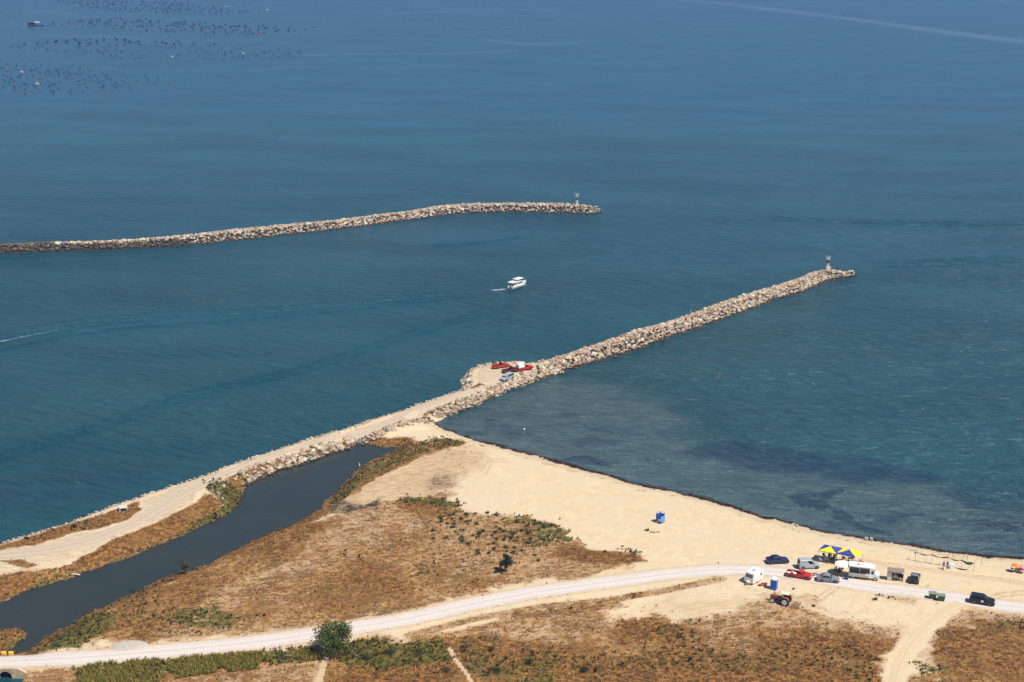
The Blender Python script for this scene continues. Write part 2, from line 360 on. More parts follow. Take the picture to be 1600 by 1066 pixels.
# dried seaweed along the waterline and wet sand
n5 = fbm(XX*.5, YY*.5, 77)
beach = (D1 < D2) & (SD > -1) & (XX > -25) & (SLP[polydist(XX, YY, OUT)[1]] < .2)
masks['dark'] = np.where(beach, np.maximum((1-sstep(-.3+n5*1.5, .2+n5*1.9, SD)), .30*(1-sstep(1.2, 3.4+n5*2, SD))), 0)
# second drift line higher up the beach
d2l = np.abs(SD-3.2-1.2*(fbm(XX*.15, YY*.15, 4)-.5)); masks['dark'] = np.maximum(masks['dark'], np.where(beach & (fbm(XX*.4, YY*.4, 8) > .56), .55*(1-sstep(.1, .5, d2l)), 0))
# banks: damp foot
masks['dark'] = np.where((D2 < D1) & (SD > 0), np.maximum(masks['dark'], .85*(1-sstep(.15, .7, SD))), masks['dark'])
for k in ('dry', 'green'): masks[k] *= sstep(.0, .25, SD)
bank = (D2 < D1) & (SD > -.5) & (XX < -14)
msk = bank & (D2 < 7) & (masks['pale'] < .3)
masks['dry'] = np.where(msk, np.maximum(masks['dry'], .8*(1-sstep(3, 6.5, D2))), masks['dry'])
masks['green'] = np.where(msk, np.maximum(masks['green'], .62*(1-sstep(.5, 1.8, D2))*sstep(.4, .6, fbm(XX*.12, YY*.12, 55)+.08)), masks['green'])
for L in ([(680, 654), (720, 642), (760, 625), (800, 608), (850, 590)], [(560, 694), (537, 704), (512, 711), (475, 724), (440, 735), (407, 746), (388, 755)]):
    line('dark', [(a, b-7) for a, b in L], 3.2, .45, .5, 1, True)
masks['soil'] = np.maximum(masks['soil'], .85*sstep(.12, .45, masks['dry']))
masks['dry'] *= .72+.56*fbm(XX*.045, YY*.045, 88)
fine_ = np.abs(XX) < 116
masks['green'] = np.where(fine_, np.maximum(masks['green'], .40*sstep(.56, .68, fbm(XX*.07, YY*.09, 91))*sstep(.45, .7, masks['dry'])), masks['green'])
for L in ([(520, 795), (570, 760), (640, 722), (700, 700), (735, 690)], [(545, 796), (600, 755), (680, 712), (745, 700)], [(560, 800), (590, 770), (640, 745), (720, 715), (790, 712)], [(690, 680), (725, 688), (748, 703), (735, 722), (700, 745)], [(700, 683), (740, 692), (765, 712), (752, 735)],
          [(1240, 880), (1330, 868), (1420, 880), (1600, 905)], [(1300, 915), (1280, 930), (1230, 965), (1200, 990)], [(1500, 950), (1560, 925), (1640, 915)]):
    line('soil', L, .35, .75, .25, mx=True); line('soil', [(a+6, b+5) for a, b in L], .35, .65, .25, mx=True)
# scraped furrows in the soil near the spit
paint('dark', [(660, 741), (715, 738), (716, 762), (672, 770), (648, 758)], .42, 2)
paint('dark', [(498, 803), (520, 780), (560, 785), (600, 775), (600, 790), (540, 800)], .5, 1)

ny, nx = XX.shape
ii = np.arange(ny*nx).reshape(ny, nx)
FQ = np.stack([ii[:-1, :-1], ii[:-1, 1:], ii[1:, 1:], ii[1:, :-1]], -1).reshape(-1, 4)
VV = np.stack([XX, YY, GZ], -1).reshape(-1, 3)
zc = GZ.ravel()[FQ].max(1); keep = zc > -1.5; FQ = FQ[keep]
mk = lambda *n: np.stack([masks[k].ravel() for k in n], 1)

def ground_material():
    n = NT('ground_cover')
    A = n.sep(n.attr('coverA').outputs['Color']); B = n.sep(n.attr('coverB').outputs['Color'])
    dry, green, road = A[0], A[1], A[2]; dark, soil, pale = B[0], B[1], B[2]
    big = n.noise(.12, 5, .6); med = n.noise(.55, 6, .65, dist=.6); fin = n.noise(2.6, 5, .7); vfin = n.noise(7, 3, .6)
    streak = n.noise(1.0, 5, .7, vec=n.map((.4, 1.7, 1), R(16)))
    sand = n.mix(n.step(med, .3, .7), (.57, .435, .262), (.65, .515, .328))
    sand = n.mix(n.step(big, .35, .7), sand, (.60, .475, .325))
    sand = n.mix(n.math('MULTIPLY', n.step(vfin, .60, .78), .30), sand, (.33, .24, .14))
    soilc = n.mix(n.step(streak, .40, .60), (.38, .235, .13), (.55, .385, .23))
    c = n.mix(soil, sand, soilc)
    palec = n.mix(n.step(streak, .38, .62), (.45, .34, .22), (.57, .45, .315))
    c = n.mix(n.step(n.math('ADD', pale, n.math('MULTIPLY', n.math('SUBTRACT', med, .5), .5)), .35, .75), c, palec)
    nm = n.math('ADD', n.math('MULTIPLY', streak, .45), n.math('ADD', n.math('MULTIPLY', fin, .35), n.math('MULTIPLY', med, .35)))
    def cover(m, lo, hi, amp, nn): return n.step(n.math('ADD', m, n.math('MULTIPLY', n.math('SUBTRACT', nn, .575), amp)), lo, hi)
    dcol = n.ramp(n.noise(.9, 7, .75), [(.36, (.065, .028, .008)), (.45, (.18, .082, .022)), (.54, (.33, .17, .05)), (.64, (.48, .30, .13))])
    dcol = n.mix(n.math('MULTIPLY', n.step(n.noise(.07, 3), .45, .56), .7), dcol, n.mix(n.step(fin,.35,.65), (.075, .034, .009), (.28, .125, .026)))
    dcol = n.mix(n.math('MULTIPLY', n.step(n.noise(.16, 4), .52, .66), .6), dcol, (.085, .058, .018))
    dk = n.ramp(n.noise(1.1, 7, .75), [(.36, (.035, .017, .005)), (.47, (.115, .050, .011)), (.56, (.26, .112, .023)), (.66, (.37, .20, .06))])
    dcol = n.mix(n.step(n.math('ADD', dry, n.math('MULTIPLY', n.math('SUBTRACT', n.noise(.10, 5, .6), .5), 1.6)), .55, .85), dcol, dk)
    c = n.mix(n.math('MULTIPLY', cover(dry, .36, .62, 2.3, nm), .94), c, dcol)
    gcol = n.ramp(n.noise(1.3, 6, .7), [(.38, (.024, .030, .006)), (.5, (.085, .090, .016)), (.62, (.18, .135, .03))])
    gn = n.math('ADD', n.math('MULTIPLY', fin, .4), n.math('MULTIPLY', n.noise(.8, 5, .6), .75))
    c = n.mix(n.math('MULTIPLY', cover(green, .42, .62, 1.9, gn), .9), c, gcol)
    rc = n.mix(n.step(streak, .3, .7), (.55, .465, .39), (.62, .54, .475))
    c = n.mix(n.step(n.math('ADD', road, n.math('MULTIPLY', n.math('SUBTRACT', fin, .5), .5)), .12, .55), c, rc)
    c = n.mix(n.math('MULTIPLY', dark, .9), c, (.26, .19, .12))
    wc = n.mix(fin, (.016, .010, .007), (.075, .042, .024))
    c = n.mix(cover(dark, .35, .6, 1.6, nm), c, wc)
    c = n.mix(.7, c, n.mix(n.step(vfin,.25,.75), (.55, .55, .55), (1.4, 1.4, 1.4)), 'MULTIPLY')
    h = n.math('ADD', n.math('MULTIPLY', med, .5), n.math('MULTIPLY', fin, .5))
    return n.out(c, .95, n.bump(h, .5, .25), spec=.15)
GM = ground_material()
g = npmesh('ground', VV, FQ, GM, {'coverA': mk('dry', 'green', 'road'), 'coverB': mk('dark', 'soil', 'pale')}, True)
tag(g, kind='structure')

# ---- gravel road and causeway track: strips draped on the ground
def strip(name, L, width, mat, lift, z=1.4, wj=.35, na=7, w_list=None):
    P = resample(pts(L, z), .6); T = np.gradient(P, axis=0); T /= np.hypot(*T.T)[:, None]; N = np.stack([-T[:, 1], T[:, 0]], 1)
    s = np.arange(len(P))*.6; k = np.linspace(-1, 1, na); V = []
    wl = (vnoise(s*.35, s*0+3, 5)-.5)*wj*2+(vnoise(s*1.2, s*0, 6)-.5)*wj; wr = (vnoise(s*.35, s*0+9, 7)-.5)*wj*2+(vnoise(s*1.2, s*0+5, 8)-.5)*wj
    wd = width if w_list is None else np.interp(s/s[-1], np.linspace(0, 1, len(w_list)), w_list)
    for a in k:
        off = a*wd*.5+(wl if a < 0 else wr)*abs(a)**2
        V.append(P+N*np.asarray(off)[:, None])
    V = np.stack(V, 1); zz = lookup(GZ, V[..., 0].ravel(), V[..., 1].ravel()).reshape(V.shape[:2])
    crown = (1-k**2)[None, :]*.03
    V3 = np.concatenate([V, (zz+lift+crown)[..., None]], -1)
    n, m = V.shape[:2]; jj = np.arange(n*m).reshape(n, m)
    Fq = np.stack([jj[:-1, :-1], jj[1:, :-1], jj[1:, 1:], jj[:-1, 1:]], -1).reshape(-1, 4)
    A = np.zeros((n, m, 3)); A[..., 0] = (k[None, :]+1)/2; A[..., 1] = (s/10)[:, None] % 1000/100
    return npmesh(name, V3.reshape(-1, 3), Fq, mat, {'lane': A.reshape(-1, 3)}, True)
def road_material(name, c1, c2, ct):
    n = NT(name); a = n.sep(n.attr('lane').outputs['Color']); x = a[0]
    st = n.noise(2.2, 5, .7); big = n.noise(.3, 4); fin = n.noise(6, 4, .7)
    c = n.mix(n.step(st, .3, .7), c1, c2)
    def rut(p, w): return n.math('SUBTRACT', 1, n.step(n.math('ABSOLUTE', n.math('SUBTRACT', n.math('ADD', x, n.math('MULTIPLY', n.math('SUBTRACT', big, .5), .12)), p)), 0, w))
    r = n.math('MAXIMUM', rut(.30, .13), rut(.70, .13))
    c = n.mix(n.math('MULTIPLY', rut(.5, .1), .35), c, ct)
    c = n.mix(n.math('MULTIPLY', r, .3), c, tuple(min(1, v*1.12) for v in c2))
    c = n.mix(n.math('MULTIPLY', n.step(fin, .55, .75), .3), c, ct)
    return n.out(c, .95, n.bump(fin, .3, .08), spec=.15)
tag(strip('road', ROAD, 3.5, road_material('gravel_road', (.53, .46, .41), (.62, .555, .505), (.47, .38, .29)), .02), kind='structure')
CTR = [(870, 571), (838, 577), (790, 596), (735, 612), (700, 624), (650, 642), (600, 660), (550, 675), (500, 690), (450, 706), (400, 722), (350, 742), (300, 764), (255, 790), (206, 818), (144, 843), (82, 858), (0, 867), (-150, 890), (-400, 960)]
tag(strip('causeway_track', CTR, 3.4, road_material('causeway_gravel', (.43, .33, .235), (.51, .41, .31), (.35, .255, .17)), .02, 2.0, .3, w_list=[1.6, 3, 3.2, 2.8, 2.8, 3, 3, 3, 3.2, 4, 4, 4, 4]), kind='structure')
tag(strip('path', PATH, 1.7, road_material('sandy_path', (.53, .40, .25), (.60, .465, .30), (.45, .32, .19)), .015, 1.4, .3), kind='structure')

# ================================================================== SEA
def sea():
    sx = np.r_[-11000, -7000, -4000, -2500, -1600, -1200, np.arange(-1000, -215, 22), np.arange(-205, 205, 1.15), np.arange(215, 1000, 16), 1200, 1800, 3000, 6000, 11000]
    sy = np.r_[-2000, -400, 0, 100, 160, np.arange(200, 640, .72), np.arange(640, 760, 4), np.arange(760, 2300, 14), 2400, 2700, 3200, 4000, 6000, 11000]
    X, Y = np.meshgrid(sx, sy); Z = np.zeros_like(X)
    fine = (np.abs(X) < 215) & (Y > 200) & (Y < 640)
    a1 = (Y*math.cos(.15)+X*math.sin(.15)); w = fbm(X*.05, Y*.05, 60)
    Z += np.where(fine, .03*np.sin(a1*1.15+6*w)*vnoise(X*.03, Y*.06, 3), 0)
    foam = np.zeros_like(X); slick_sheen = np.zeros_like(X); grass = np.zeros_like(X); shal = np.zeros_like(X)
    def wake(L, offs, amp, width, fo=0, fw=1.2):
        P = resample(pts(L, 0), 6); 
        # smooth the surveyed line
        for _ in range(4): P[1:-1] = (P[:-2]+2*P[1:-1]+P[2:])/4
        T = np.gradient(P, axis=0); T /= np.hypot(*T.T)[:, None]; N = np.stack([-T[:, 1], T[:, 0]], 1)
        for o, a in offs:
            Q = P+N*np.asarray(o if not callable(o) else o(np.linspace(0, 1, len(P))))[..., None] if callable(o) else P+N*o
            d, i, _ = polydist(X, Y, Q, False); t = i/len(Q)
            fade = np.minimum(1, np.minimum(t*6+.15, (1-t)*4+.05)); g_ = d/width
            nonlocal_Z[0] = nonlocal_Z[0]+np.where(fine, amp*a*fade*np.cos(g_*2.2)*np.exp(-g_**2)*(.6+.8*vnoise(X*.06, Y*.06, 2)), 0)
        return P
    nonlocal_Z = [Z]
    mainw = [(797, 451), (700, 461), (600, 472), (500, 482), (400, 490), (300, 496), (200, 501), (130, 509), (60, 521), (0, 533), (-100, 556), (-260, 610)]
    P = wake(mainw, [(lambda t: -1-1.5*t, 1), (lambda t: 3+6*t, .8), (lambda t: -4-8*t, .35)], .30, 1.3)
    d, i, _ = polydist(X, Y, P, False); t = i/len(P)
    foam = np.maximum(foam, (1-sstep(.2, 1.3, d))*np.clip(1-t*30, 0, 1)*.9)
    foam = np.maximum(foam, (1-sstep(.15, 1.0+.5*t, d))*sstep(.48, .78, t)*.72)
    slick_sheen = np.maximum(slick_sheen, (1-sstep(.3, 1.6, d))*.12)
    wake([(800, 476), (720, 497), (600, 533), (480, 576), (300, 612), (180, 656), (0, 712), (-100, 745)], [(-1.8, 1), (2.2, .9)], .20, 1.1)
    wake([(655, 384), (690, 383), (740, 380), (790, 374), (830, 366)], [(0, 1)], .34, 1.3)
    wake([(1180, 343), (1300, 346), (1450, 352), (1620, 350), (1700, 350)], [(0, 1), (6, .8)], .34, 2.0)
    wake([(1340, 417), (1450, 414), (1560, 406), (1620, 402)], [(0, 1), (6, .8)], .34, 1.8)
    Z = nonlocal_Z[0]
    def band(arr, L, w, val, z=0, grow=0):
        Q = resample(pts(L, 0), 12); d, i, _ = polydist(X, Y, Q, False)
        wv = w*(.6+.8*vnoise(X*.01, Y*.01, 12)); np.maximum(arr, val*(1-sstep(wv*.3, wv, d))*(.4+.9*fbm(X*.006, Y*.02, 15)), out=arr)
    band(slick_sheen, [(1050, -2), (1150, 8), (1250, 20), (1350, 32), (1450, 46), (1620, 68)], 22, 1.2)
    band(slick_sheen, [(430, 88), (560, 84), (700, 84), (800, 80)], 10, .7)
    band(slick_sheen, [(620, 22), (700, 18), (860, 15)], 22, .6); band(slick_sheen, [(760, 62), (830, 70), (930, 64)], 12, .7)
    band(slick_sheen, [(390, 112), (440, 106), (490, 104)], 8, .5)
    band(slick_sheen, [(0, 52), (100, 56), (250, 60)], 14, .5); band(slick_sheen, [(0, 18), (60, 18), (110, 20)], 16, .6)
    band(slick_sheen, [(1520, -4), (1600, 6)], 20, .8)
    # sand and sea-grass beds that show through the shallows
    def bed(arr, poly, val, soft):
        Q = pts(poly, 0); jx = X+(fbm(X*.12, Y*.12, 40)-.5)*9; jy = Y+(fbm(X*.12, Y*.12, 44)-.5)*9
        d, _, ins = polydist(jx, jy, Q); w = sstep(-soft, soft, np.where(ins, d, -d)); arr[:] = arr*(1-w)+val*w
    bed(shal, [(640, 665), (760, 628), (850, 594), (900, 596), (980, 612), (1060, 650), (1090, 690), (1180, 720), (1300, 745), (1450, 760), (1540, 790), (1620, 805), (1800, 850), (1800, 940), (1500, 900), (1000, 800), (700, 700)], .75, 7)
    bed(shal, [(640, 665), (700, 665), (800, 690), (1000, 745), (1180, 792), (1400, 838), (1600, 860), (1800, 880), (1800, 940), (1200, 860), (700, 700)], 1, 4)
    bed(grass, [(1070, 712), (1090, 690), (1130, 684), (1220, 698), (1330, 715), (1460, 735), (1500, 755), (1420, 757), (1330, 752), (1250, 748), (1160, 730)], .85, 3)
    bed(grass, [(1238, 776), (1322, 762), (1308, 785), (1300, 800), (1262, 796)], .9, 1.2)
    bed(grass, [(1285, 800), (1335, 805), (1372, 825), (1372, 838), (1320, 822), (1290, 812)], .85, 1)
    bed(grass, [(1350, 800), (1440, 805), (1460, 815), (1380, 815)], .75, 1.2)
    bed(grass, [(1540, 820), (1620, 812), (1650, 835), (1580, 838), (1510, 835)], .85, 1.2)
    bed(grass, [(1440, 760), (1550, 775), (1650, 800), (1650, 815), (1500, 790)], .6, 1.5)
    bed(grass, [(875, 716), (940, 718), (960, 730), (920, 732)], .85, 1)
    bed(grass, [(740, 650), (790, 655), (830, 680), (790, 690), (750, 672)], .55, 1.5)
    bed(grass, [(880, 655), (960, 660), (1030, 678), (990, 684), (900, 670)], .55, 1.5)
    bed(grass, [(1060, 780), (1110, 790), (1130, 797), (1080, 790)], .7, .6)
    bed(grass, [(-100, 760), (150, 730), (350, 690), (250, 745), (60, 800), (-100, 850)], .45, 6)
    dsh = polydist(X, Y, P_a[:21], False)[0]
    grass[:] = np.maximum(grass, np.where(fine, (1-sstep(.6, 2.0, dsh))*(.45+.9*(fbm(X*.08, Y*.08, 71)-.4)), 0))
    n_, m_ = X.shape; jj = np.arange(n_*m_).reshape(n_, m_)
    Fq = np.stack([jj[:-1, :-1], jj[:-1, 1:], jj[1:, 1:], jj[1:, :-1]], -1).reshape(-1, 4)
    A = np.stack([foam, slick_sheen, shal], -1).reshape(-1, 3); B = np.stack([grass, grass*0, grass*0], -1).reshape(-1, 3)
    n = NT('sea_water'); a = n.sep(n.attr('seaA').outputs['Color']); b = n.sep(n.attr('seaB').outputs['Color'])
    pat = n.noise(.02, 4, .55, vec=n.map((.5, 1.3, 1), R(-8)))
    spx = n.t.nodes.new('ShaderNodeSeparateXYZ'); n.t.links.new(n.pos, spx.inputs[0])      # base colour dark teal inshore; offshore the blue of reflected sky is painted in
    off = n.step(n.math('ADD', spx.outputs[1], n.math('MULTIPLY', n.math('SUBTRACT', pat, .5), 160)), 330, 1000)
    deep = n.mix(off, n.mix(n.step(pat, .3, .7), (.008, .055, .072), (.016, .076, .096)), n.mix(n.step(pat, .3, .7), (.013, .078, .132), (.022, .098, .160)))
    sh = n.mix(n.noise(.25, 5, .6), (.050, .092, .105), (.095, .130, .125))
    c = n.mix(a[2], deep, sh)
    ng = n.noise(.22, 5, .65, vec=n.map((.6, 1.2, 1)))
    gf = n.step(n.math('ADD', b[0], n.math('MULTIPLY', n.math('SUBTRACT', ng, .5), 1.5)), .18, .95)
    patch = n.math('MULTIPLY', n.step(n.noise(.09, 5, .6, vec=n.map((.5, 1.2, 1))), .52, .66), n.math('MULTIPLY', a[2], .72))
    c = n.mix(n.math('MAXIMUM', n.math('MULTIPLY', gf, .8), patch), c, (.010, .032, .062))
    c = n.mix(n.math('MULTIPLY', a[1], .55), c, (.09, .16, .23))  # slicks lightened in base colour too, standing in for brighter sky reflection
    ff = n.step(n.math('MULTIPLY', a[0], n.lin(n.noise(1.0, 5, .75), .35, .65, .25, 1.6)), .3, .9)
    c = n.mix(n.math('MULTIPLY', ff, .75), c, (.62, .68, .70))
    w1 = n.noise(.55, 4, .6, vec=n.map((.35, 1.5, 1), R(-12)), dist=.4)
    w2 = n.noise(1.6, 4, .65, vec=n.map((.5, 1.4, 1), R(-20)))
    w3 = n.math('ADD', n.math('MULTIPLY', n.noise(.24, 4, .6, vec=n.map((.42, 1.35, 1), R(-14)), dist=.5), 1.7), n.math('MULTIPLY', n.noise(.06, 4, .6, vec=n.map((.4, 1.5, 1), R(-5))), 2.6))
    gust = n.lin(n.noise(.018, 4, .6, vec=n.map((.35, 1.2, 1))), .3, .7, .7, 1.3)
    w1 = n.noise(.27, 4, .6, vec=n.map((.38, 1.5, 1), R(-24)), dist=.35)
    hh = n.math('MULTIPLY', n.math('MULTIPLY', n.math('ADD', n.math('ADD', n.math('MULTIPLY', w1, 2.6), n.math('MULTIPLY', w2, .28)), n.math('MULTIPLY', w3, .8)), n.math('SUBTRACT', 1, n.math('MULTIPLY', a[1], .6))), gust)
    m = n.out(c, n.math('ADD', .27, n.math('MULTIPLY', ff, .3)), n.bump(hh, 1.0, 1.1), ior=1.33, spec=.55)
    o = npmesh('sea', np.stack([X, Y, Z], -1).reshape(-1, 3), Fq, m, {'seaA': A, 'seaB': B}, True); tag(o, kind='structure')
    # still, murky water of the channel
    n = NT('channel_water_surface')
    c = n.mix(n.noise(.08, 3), (.022, .031, .031), (.036, .042, .036))
    m = n.out(c, .08, n.bump(n.math('ADD', n.noise(1.2, 3, .6, vec=n.map((.5, 1.2, 1))), n.math('MULTIPLY', n.noise(4, 3), .25)), .6, .09), ior=1.33)
    Q = CH; cen = None
    tn = np.roll(Q, -1, 0)-np.roll(Q, 1, 0); N = np.stack([-tn[:, 1], tn[:, 0]], 1); N /= np.hypot(*N.T)[:, None]
    area = .5*np.sum(Q[:, 0]*np.roll(Q[:, 1], -1)-np.roll(Q[:, 0], -1)*Q[:, 1])
    Q = Q+N*(1.6 if area < 0 else -1.6)
    b_ = MB(); b_.add([(p[0], p[1], .06) for p in Q], [list(range(len(Q)))])
    o = b_.obj('channel_water', m); tag(o, kind='structure')
    if o.data.polygons[0].normal.z < 0: o.data.flip_normals()
sea()

exec_parts = True
# ================================================================== BREAKWATERS AND ROCKS
def rock_material(name, dark=False):
    n = NT(name); t = n.attr('tint').outputs['Color']; f = n.noise(2.2, 6, .7); v = n.noise(9, 4)
    geo = n.t.nodes.new('ShaderNodeNewGeometry'); sp = n.t.nodes.new('ShaderNodeSeparateXYZ'); n.t.links.new(geo.outputs['Position'], sp.inputs[0])
    c = n.mix(1, t, n.mix(n.step(f, .3, .7), (.78, .76, .72), (1.12, 1.1, 1.06)), 'MULTIPLY')
    c = n.mix(n.math('MULTIPLY', n.step(v, .55, .7), .35), c, (.20, .15, .10))
    wet = n.math('SUBTRACT', 1, n.step(n.math('ADD', sp.outputs[2], n.math('MULTIPLY', n.math('SUBTRACT', f, .5), .7)), .30, .75))   # algae band at the waterline
    c = n.mix(n.math('MULTIPLY', wet, .92), c, (.035, .028, .018))
    return n.out(c, .88, n.bump(f, .6, .15), spec=.2)
RM = rock_material('boulder_stone')
def ico():
    t = (1+5**.5)/2
    v = [(-1, t, 0), (1, t, 0), (-1, -t, 0), (1, -t, 0), (0, -1, t), (0, 1, t), (0, -1, -t), (0, 1, -t), (t, 0, -1), (t, 0, 1), (-t, 0, -1), (-t, 0, 1)]
    f = [(0, 11, 5), (0, 5, 1), (0, 1, 7), (0, 7, 10), (0, 10, 11), (1, 5, 9), (5, 11, 4), (11, 10, 2), (10, 7, 6), (7, 1, 8), (3, 9, 4), (3, 4, 2), (3, 2, 6), (3, 6, 8), (3, 8, 9), (4, 9, 5), (2, 4, 11), (6, 2, 10), (8, 6, 7), (9, 8, 1)]
    v = [np.array(p)/np.linalg.norm(p) for p in v]; cache = {}; nf = []
    def mid(a, b):
        k = (min(a, b), max(a, b))
        if k not in cache: p = v[a]+v[b]; v.append(p/np.linalg.norm(p)); cache[k] = len(v)-1
        return cache[k]
    for a, b, c in f: x, y, z = mid(a, b), mid(b, c), mid(c, a); nf += [(a, x, z), (b, y, x), (c, z, y), (x, y, z)]
    return np.array(v), np.array(nf)
IV, IF = ico()
def rock_shape(r):
    V = IV.copy()
    for _ in range(7):
        d = r.normal(size=3); d /= np.linalg.norm(d); c = r.uniform(.45, .75); k = V@d; V = np.where((k > c)[:, None], V-(k-c)[:, None]*d, V)
    V *= np.array([r.uniform(.95, 1.35), r.uniform(.75, 1.1), r.uniform(.6, .9)])
    V += r.normal(size=V.shape)*.03
    return V
NV = 14; shapes = [rock_shape(np.random.default_rng(100+i)) for i in range(NV)]
TINTS = np.array([(.44, .35, .235), (.50, .41, .28), (.34, .25, .165), (.43, .31, .225), (.31, .26, .20), (.56, .50, .40), (.38, .255, .14), (.25, .22, .19), (.47, .36, .275), (.40, .355, .295)])
TINTS = TINTS*np.array([1.08, 1.06, 1.08])
rocks = []   # x, y, z, size, zone
def arm(near, far, h, run, name, label, zone, dens, size, tintsel=None):
    Nn = resample(pts(near, 0), 1.5); Fr = resample(pts(far, h), .5)
    d = np.hypot(Fr[None, :, 0]-Nn[:, None, 0], Fr[None, :, 1]-Nn[:, None, 1]); k = d.argmin(1)
    k = np.maximum.accumulate(k) if k[-1] > k[0] else np.minimum.accumulate(k)
    Fc = Fr[k]
    for _ in range(6): Fc[1:-1] = (Fc[:-2]+Fc[1:-1]*2+Fc[2:])/4
    D = Fc-Nn; L = np.hypot(*D.T); U = D/np.maximum(L, .01)[:, None]
    run_ = np.minimum(run, L*.62); hh = h*np.minimum(1, L/(run*1.1))
    prof = [(lambda i: -1.5, lambda i: -1.2)]
    rings = []
    for i in range(len(Nn)):
        l = L[i]; r_ = run_[i]; z = hh[i]-.75
        pr = [(-1.6, -1.3), (0, -.25), (r_*.5, z*.42), (r_, z), (r_+(l-r_)*.5, z+.1), (l, z), (l+run*.5, z*.5), (l+run*1.0, -.25), (l+run+1.6, -1.3)]
        rings.append([(Nn[i, 0]+U[i, 0]*a, Nn[i, 1]+U[i, 1]*a, b) for a, b in pr])
    b = MB(); b.loft(rings, True, False)
    V = np.array(b.v); nj = len(rings[0])
    Fq = np.array([f for f in b.f if len(f) == 4]); T = np.tile(TINTS[4]*.14, (len(V), 1))  # core nearly black: shade of the gaps between boulders put in its tint
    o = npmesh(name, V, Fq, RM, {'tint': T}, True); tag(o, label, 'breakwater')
    # boulders over the whole surface
    seg = np.hypot(*np.diff(Nn, axis=0).T).sum(); wid = np.mean(L)+2*run; n = int(seg*wid*dens)
    sp_ = dens; na_ = int(seg/sp_); nb_ = int((wid+1)/sp_)
    for q_ in range(na_*nb_):
        i = min(.9999, (q_//nb_+random.uniform(-.1, 1.1))/na_)*(len(Nn)-1); i = max(0, i); j = int(i); f = i-j; nx_, ny_ = Nn[j]*(1-f)+Nn[j+1]*f; ux, uy = U[j]*(1-f)+U[j+1]*f; l = L[j]*(1-f)+L[j+1]*f; r_ = run_[j]; z = hh[j]
        a = -.5+(l+run*.7+.5)*((q_ % nb_)+random.uniform(-.1, 1.1))/nb_
        zz = z*min(1, max(0, a/r_)) if a < l else z*(1-min(1, (a-l)/run))
        sz = random.choice(size)*random.uniform(.7, 1.25)
        rocks.append((nx_+ux*a, ny_+uy*a, zz-sz*.25+random.uniform(-.1, .15), sz, zone))
    return Nn, Fc
armN = [(842, 594), (860, 587), (900, 575), (950, 560), (1000, 545), (1022, 536), (1058, 522), (1090, 513), (1117, 503), (1153, 490), (1191, 476), (1225, 464), (1254, 457), (1277, 446), (1297, 438), (1322, 433), (1337, 430)]
armF = [(845, 569), (862, 560), (900, 549), (950, 532), (1000, 514), (1045, 503), (1090, 487), (1135, 470), (1180, 456), (1225, 443), (1259, 431), (1274, 423), (1288, 417), (1310, 417), (1331, 422), (1338, 426)]
arm(armN, armF, 2.7, 3.2, 'breakwater', 'long straight rubble breakwater running from the car platform out to the red and white beacon', 'arm', .74, [.34, .45, .56, .70, .92])
farN = [(941, 332), (920, 334), (900, 334), (800, 332), (740, 333), (700, 336), (650, 343), (600, 349), (550, 356), (500, 362), (450, 367), (400, 373), (350, 378), (300, 383), (280, 385), (240, 387), (150, 391), (80, 393), (0, 396), (-150, 400), (-500, 408)]
farF = [(940, 328), (925, 321), (900, 318), (850, 317), (800, 317), (740, 318), (700, 319), (680, 322), (640, 330), (600, 334), (550, 341), (500, 346), (450, 350), (400, 355), (340, 361), (300, 366), (270, 369), (240, 372), (170, 376), (150, 377), (80, 378), (0, 382), (-150, 386), (-500, 394)]
arm(farN, farF, 2.7, 3.0, 'breakwater', 'far curved rubble breakwater carrying the green and white beacon', 'far', .92, [.45, .6, .75, .95])
# armour along the causeway: along the waterlines, climbing the slope
def armour(L, z, width, n_per_m, size, zone, inward=1):
    P = resample(pts(L, z), 1.0); T = np.gradient(P, axis=0); T /= np.hypot(*T.T)[:, None]; N = np.stack([-T[:, 1], T[:, 0]], 1)*inward
    tot = int(len(P)*n_per_m)
    for _ in range(tot):
        i = random.random()*(len(P)-1); j = int(i); f = i-j; p = P[j]*(1-f)+P[min(j+1, len(P)-1)]*f; a = random.uniform(-.2, width)
        x, y = p+N[j]*a; sz = random.choice(size)*random.uniform(.75, 1.2)
        rocks.append((x, y, max(gz(x, y), 0)+.05+random.uniform(-.1, .25), sz, zone))
armour([(680, 656), (720, 643), (760, 626), (800, 609), (850, 590)], 0, 3.0, 7.5, [.42, .55, .65, .75], 'bay', 1)
armour([(565, 694), (537, 705), (512, 712), (475, 725), (440, 736), (407, 747), (388, 756)], 0, 3.3, 6.5, [.42, .55, .7, .85, .95], 'chan', -1)
armour([(565, 693), (600, 681), (640, 669), (680, 656)], 0.6, 2.8, 6.5, [.42, .55, .7, .9], 'chan', 1)
armour([(470, 727), (400, 750), (345, 765)], .8, 2.6, 2.6, [.22, .3, .4], 'chan', -1)
armour([(330, 770), (350, 790)], 1.2, 1.0, 1.4, [.35, .45], 'chan', 1)
armour([(735, 607), (700, 616), (640, 637), (560, 662), (500, 680), (440, 699), (380, 718), (320, 742)], 2.0, 1.5, 2.4, [.28, .36, .45], 'sea', -1)
armour([(320, 742), (260, 761), (200, 781), (120, 811), (60, 831), (0, 848), (-60, 868)], 2.0, .8, 2.2, [.2, .28, .34], 'sea', -1)
armour([(862, 560), (838, 566), (800, 566), (768, 567), (744, 573), (735, 585), (737, 603)], 2.0, 1.9, 3.2, [.4, .55, .7, .85], 'plat', -1)
armour([(735, 607), (700, 616), (560, 662), (440, 699), (320, 742), (200, 781), (0, 848)], 2.0, 1.2, 1.3, [.3, .42], 'sea', -1)
rocks = [r for r in rocks if r[2] > -.6]
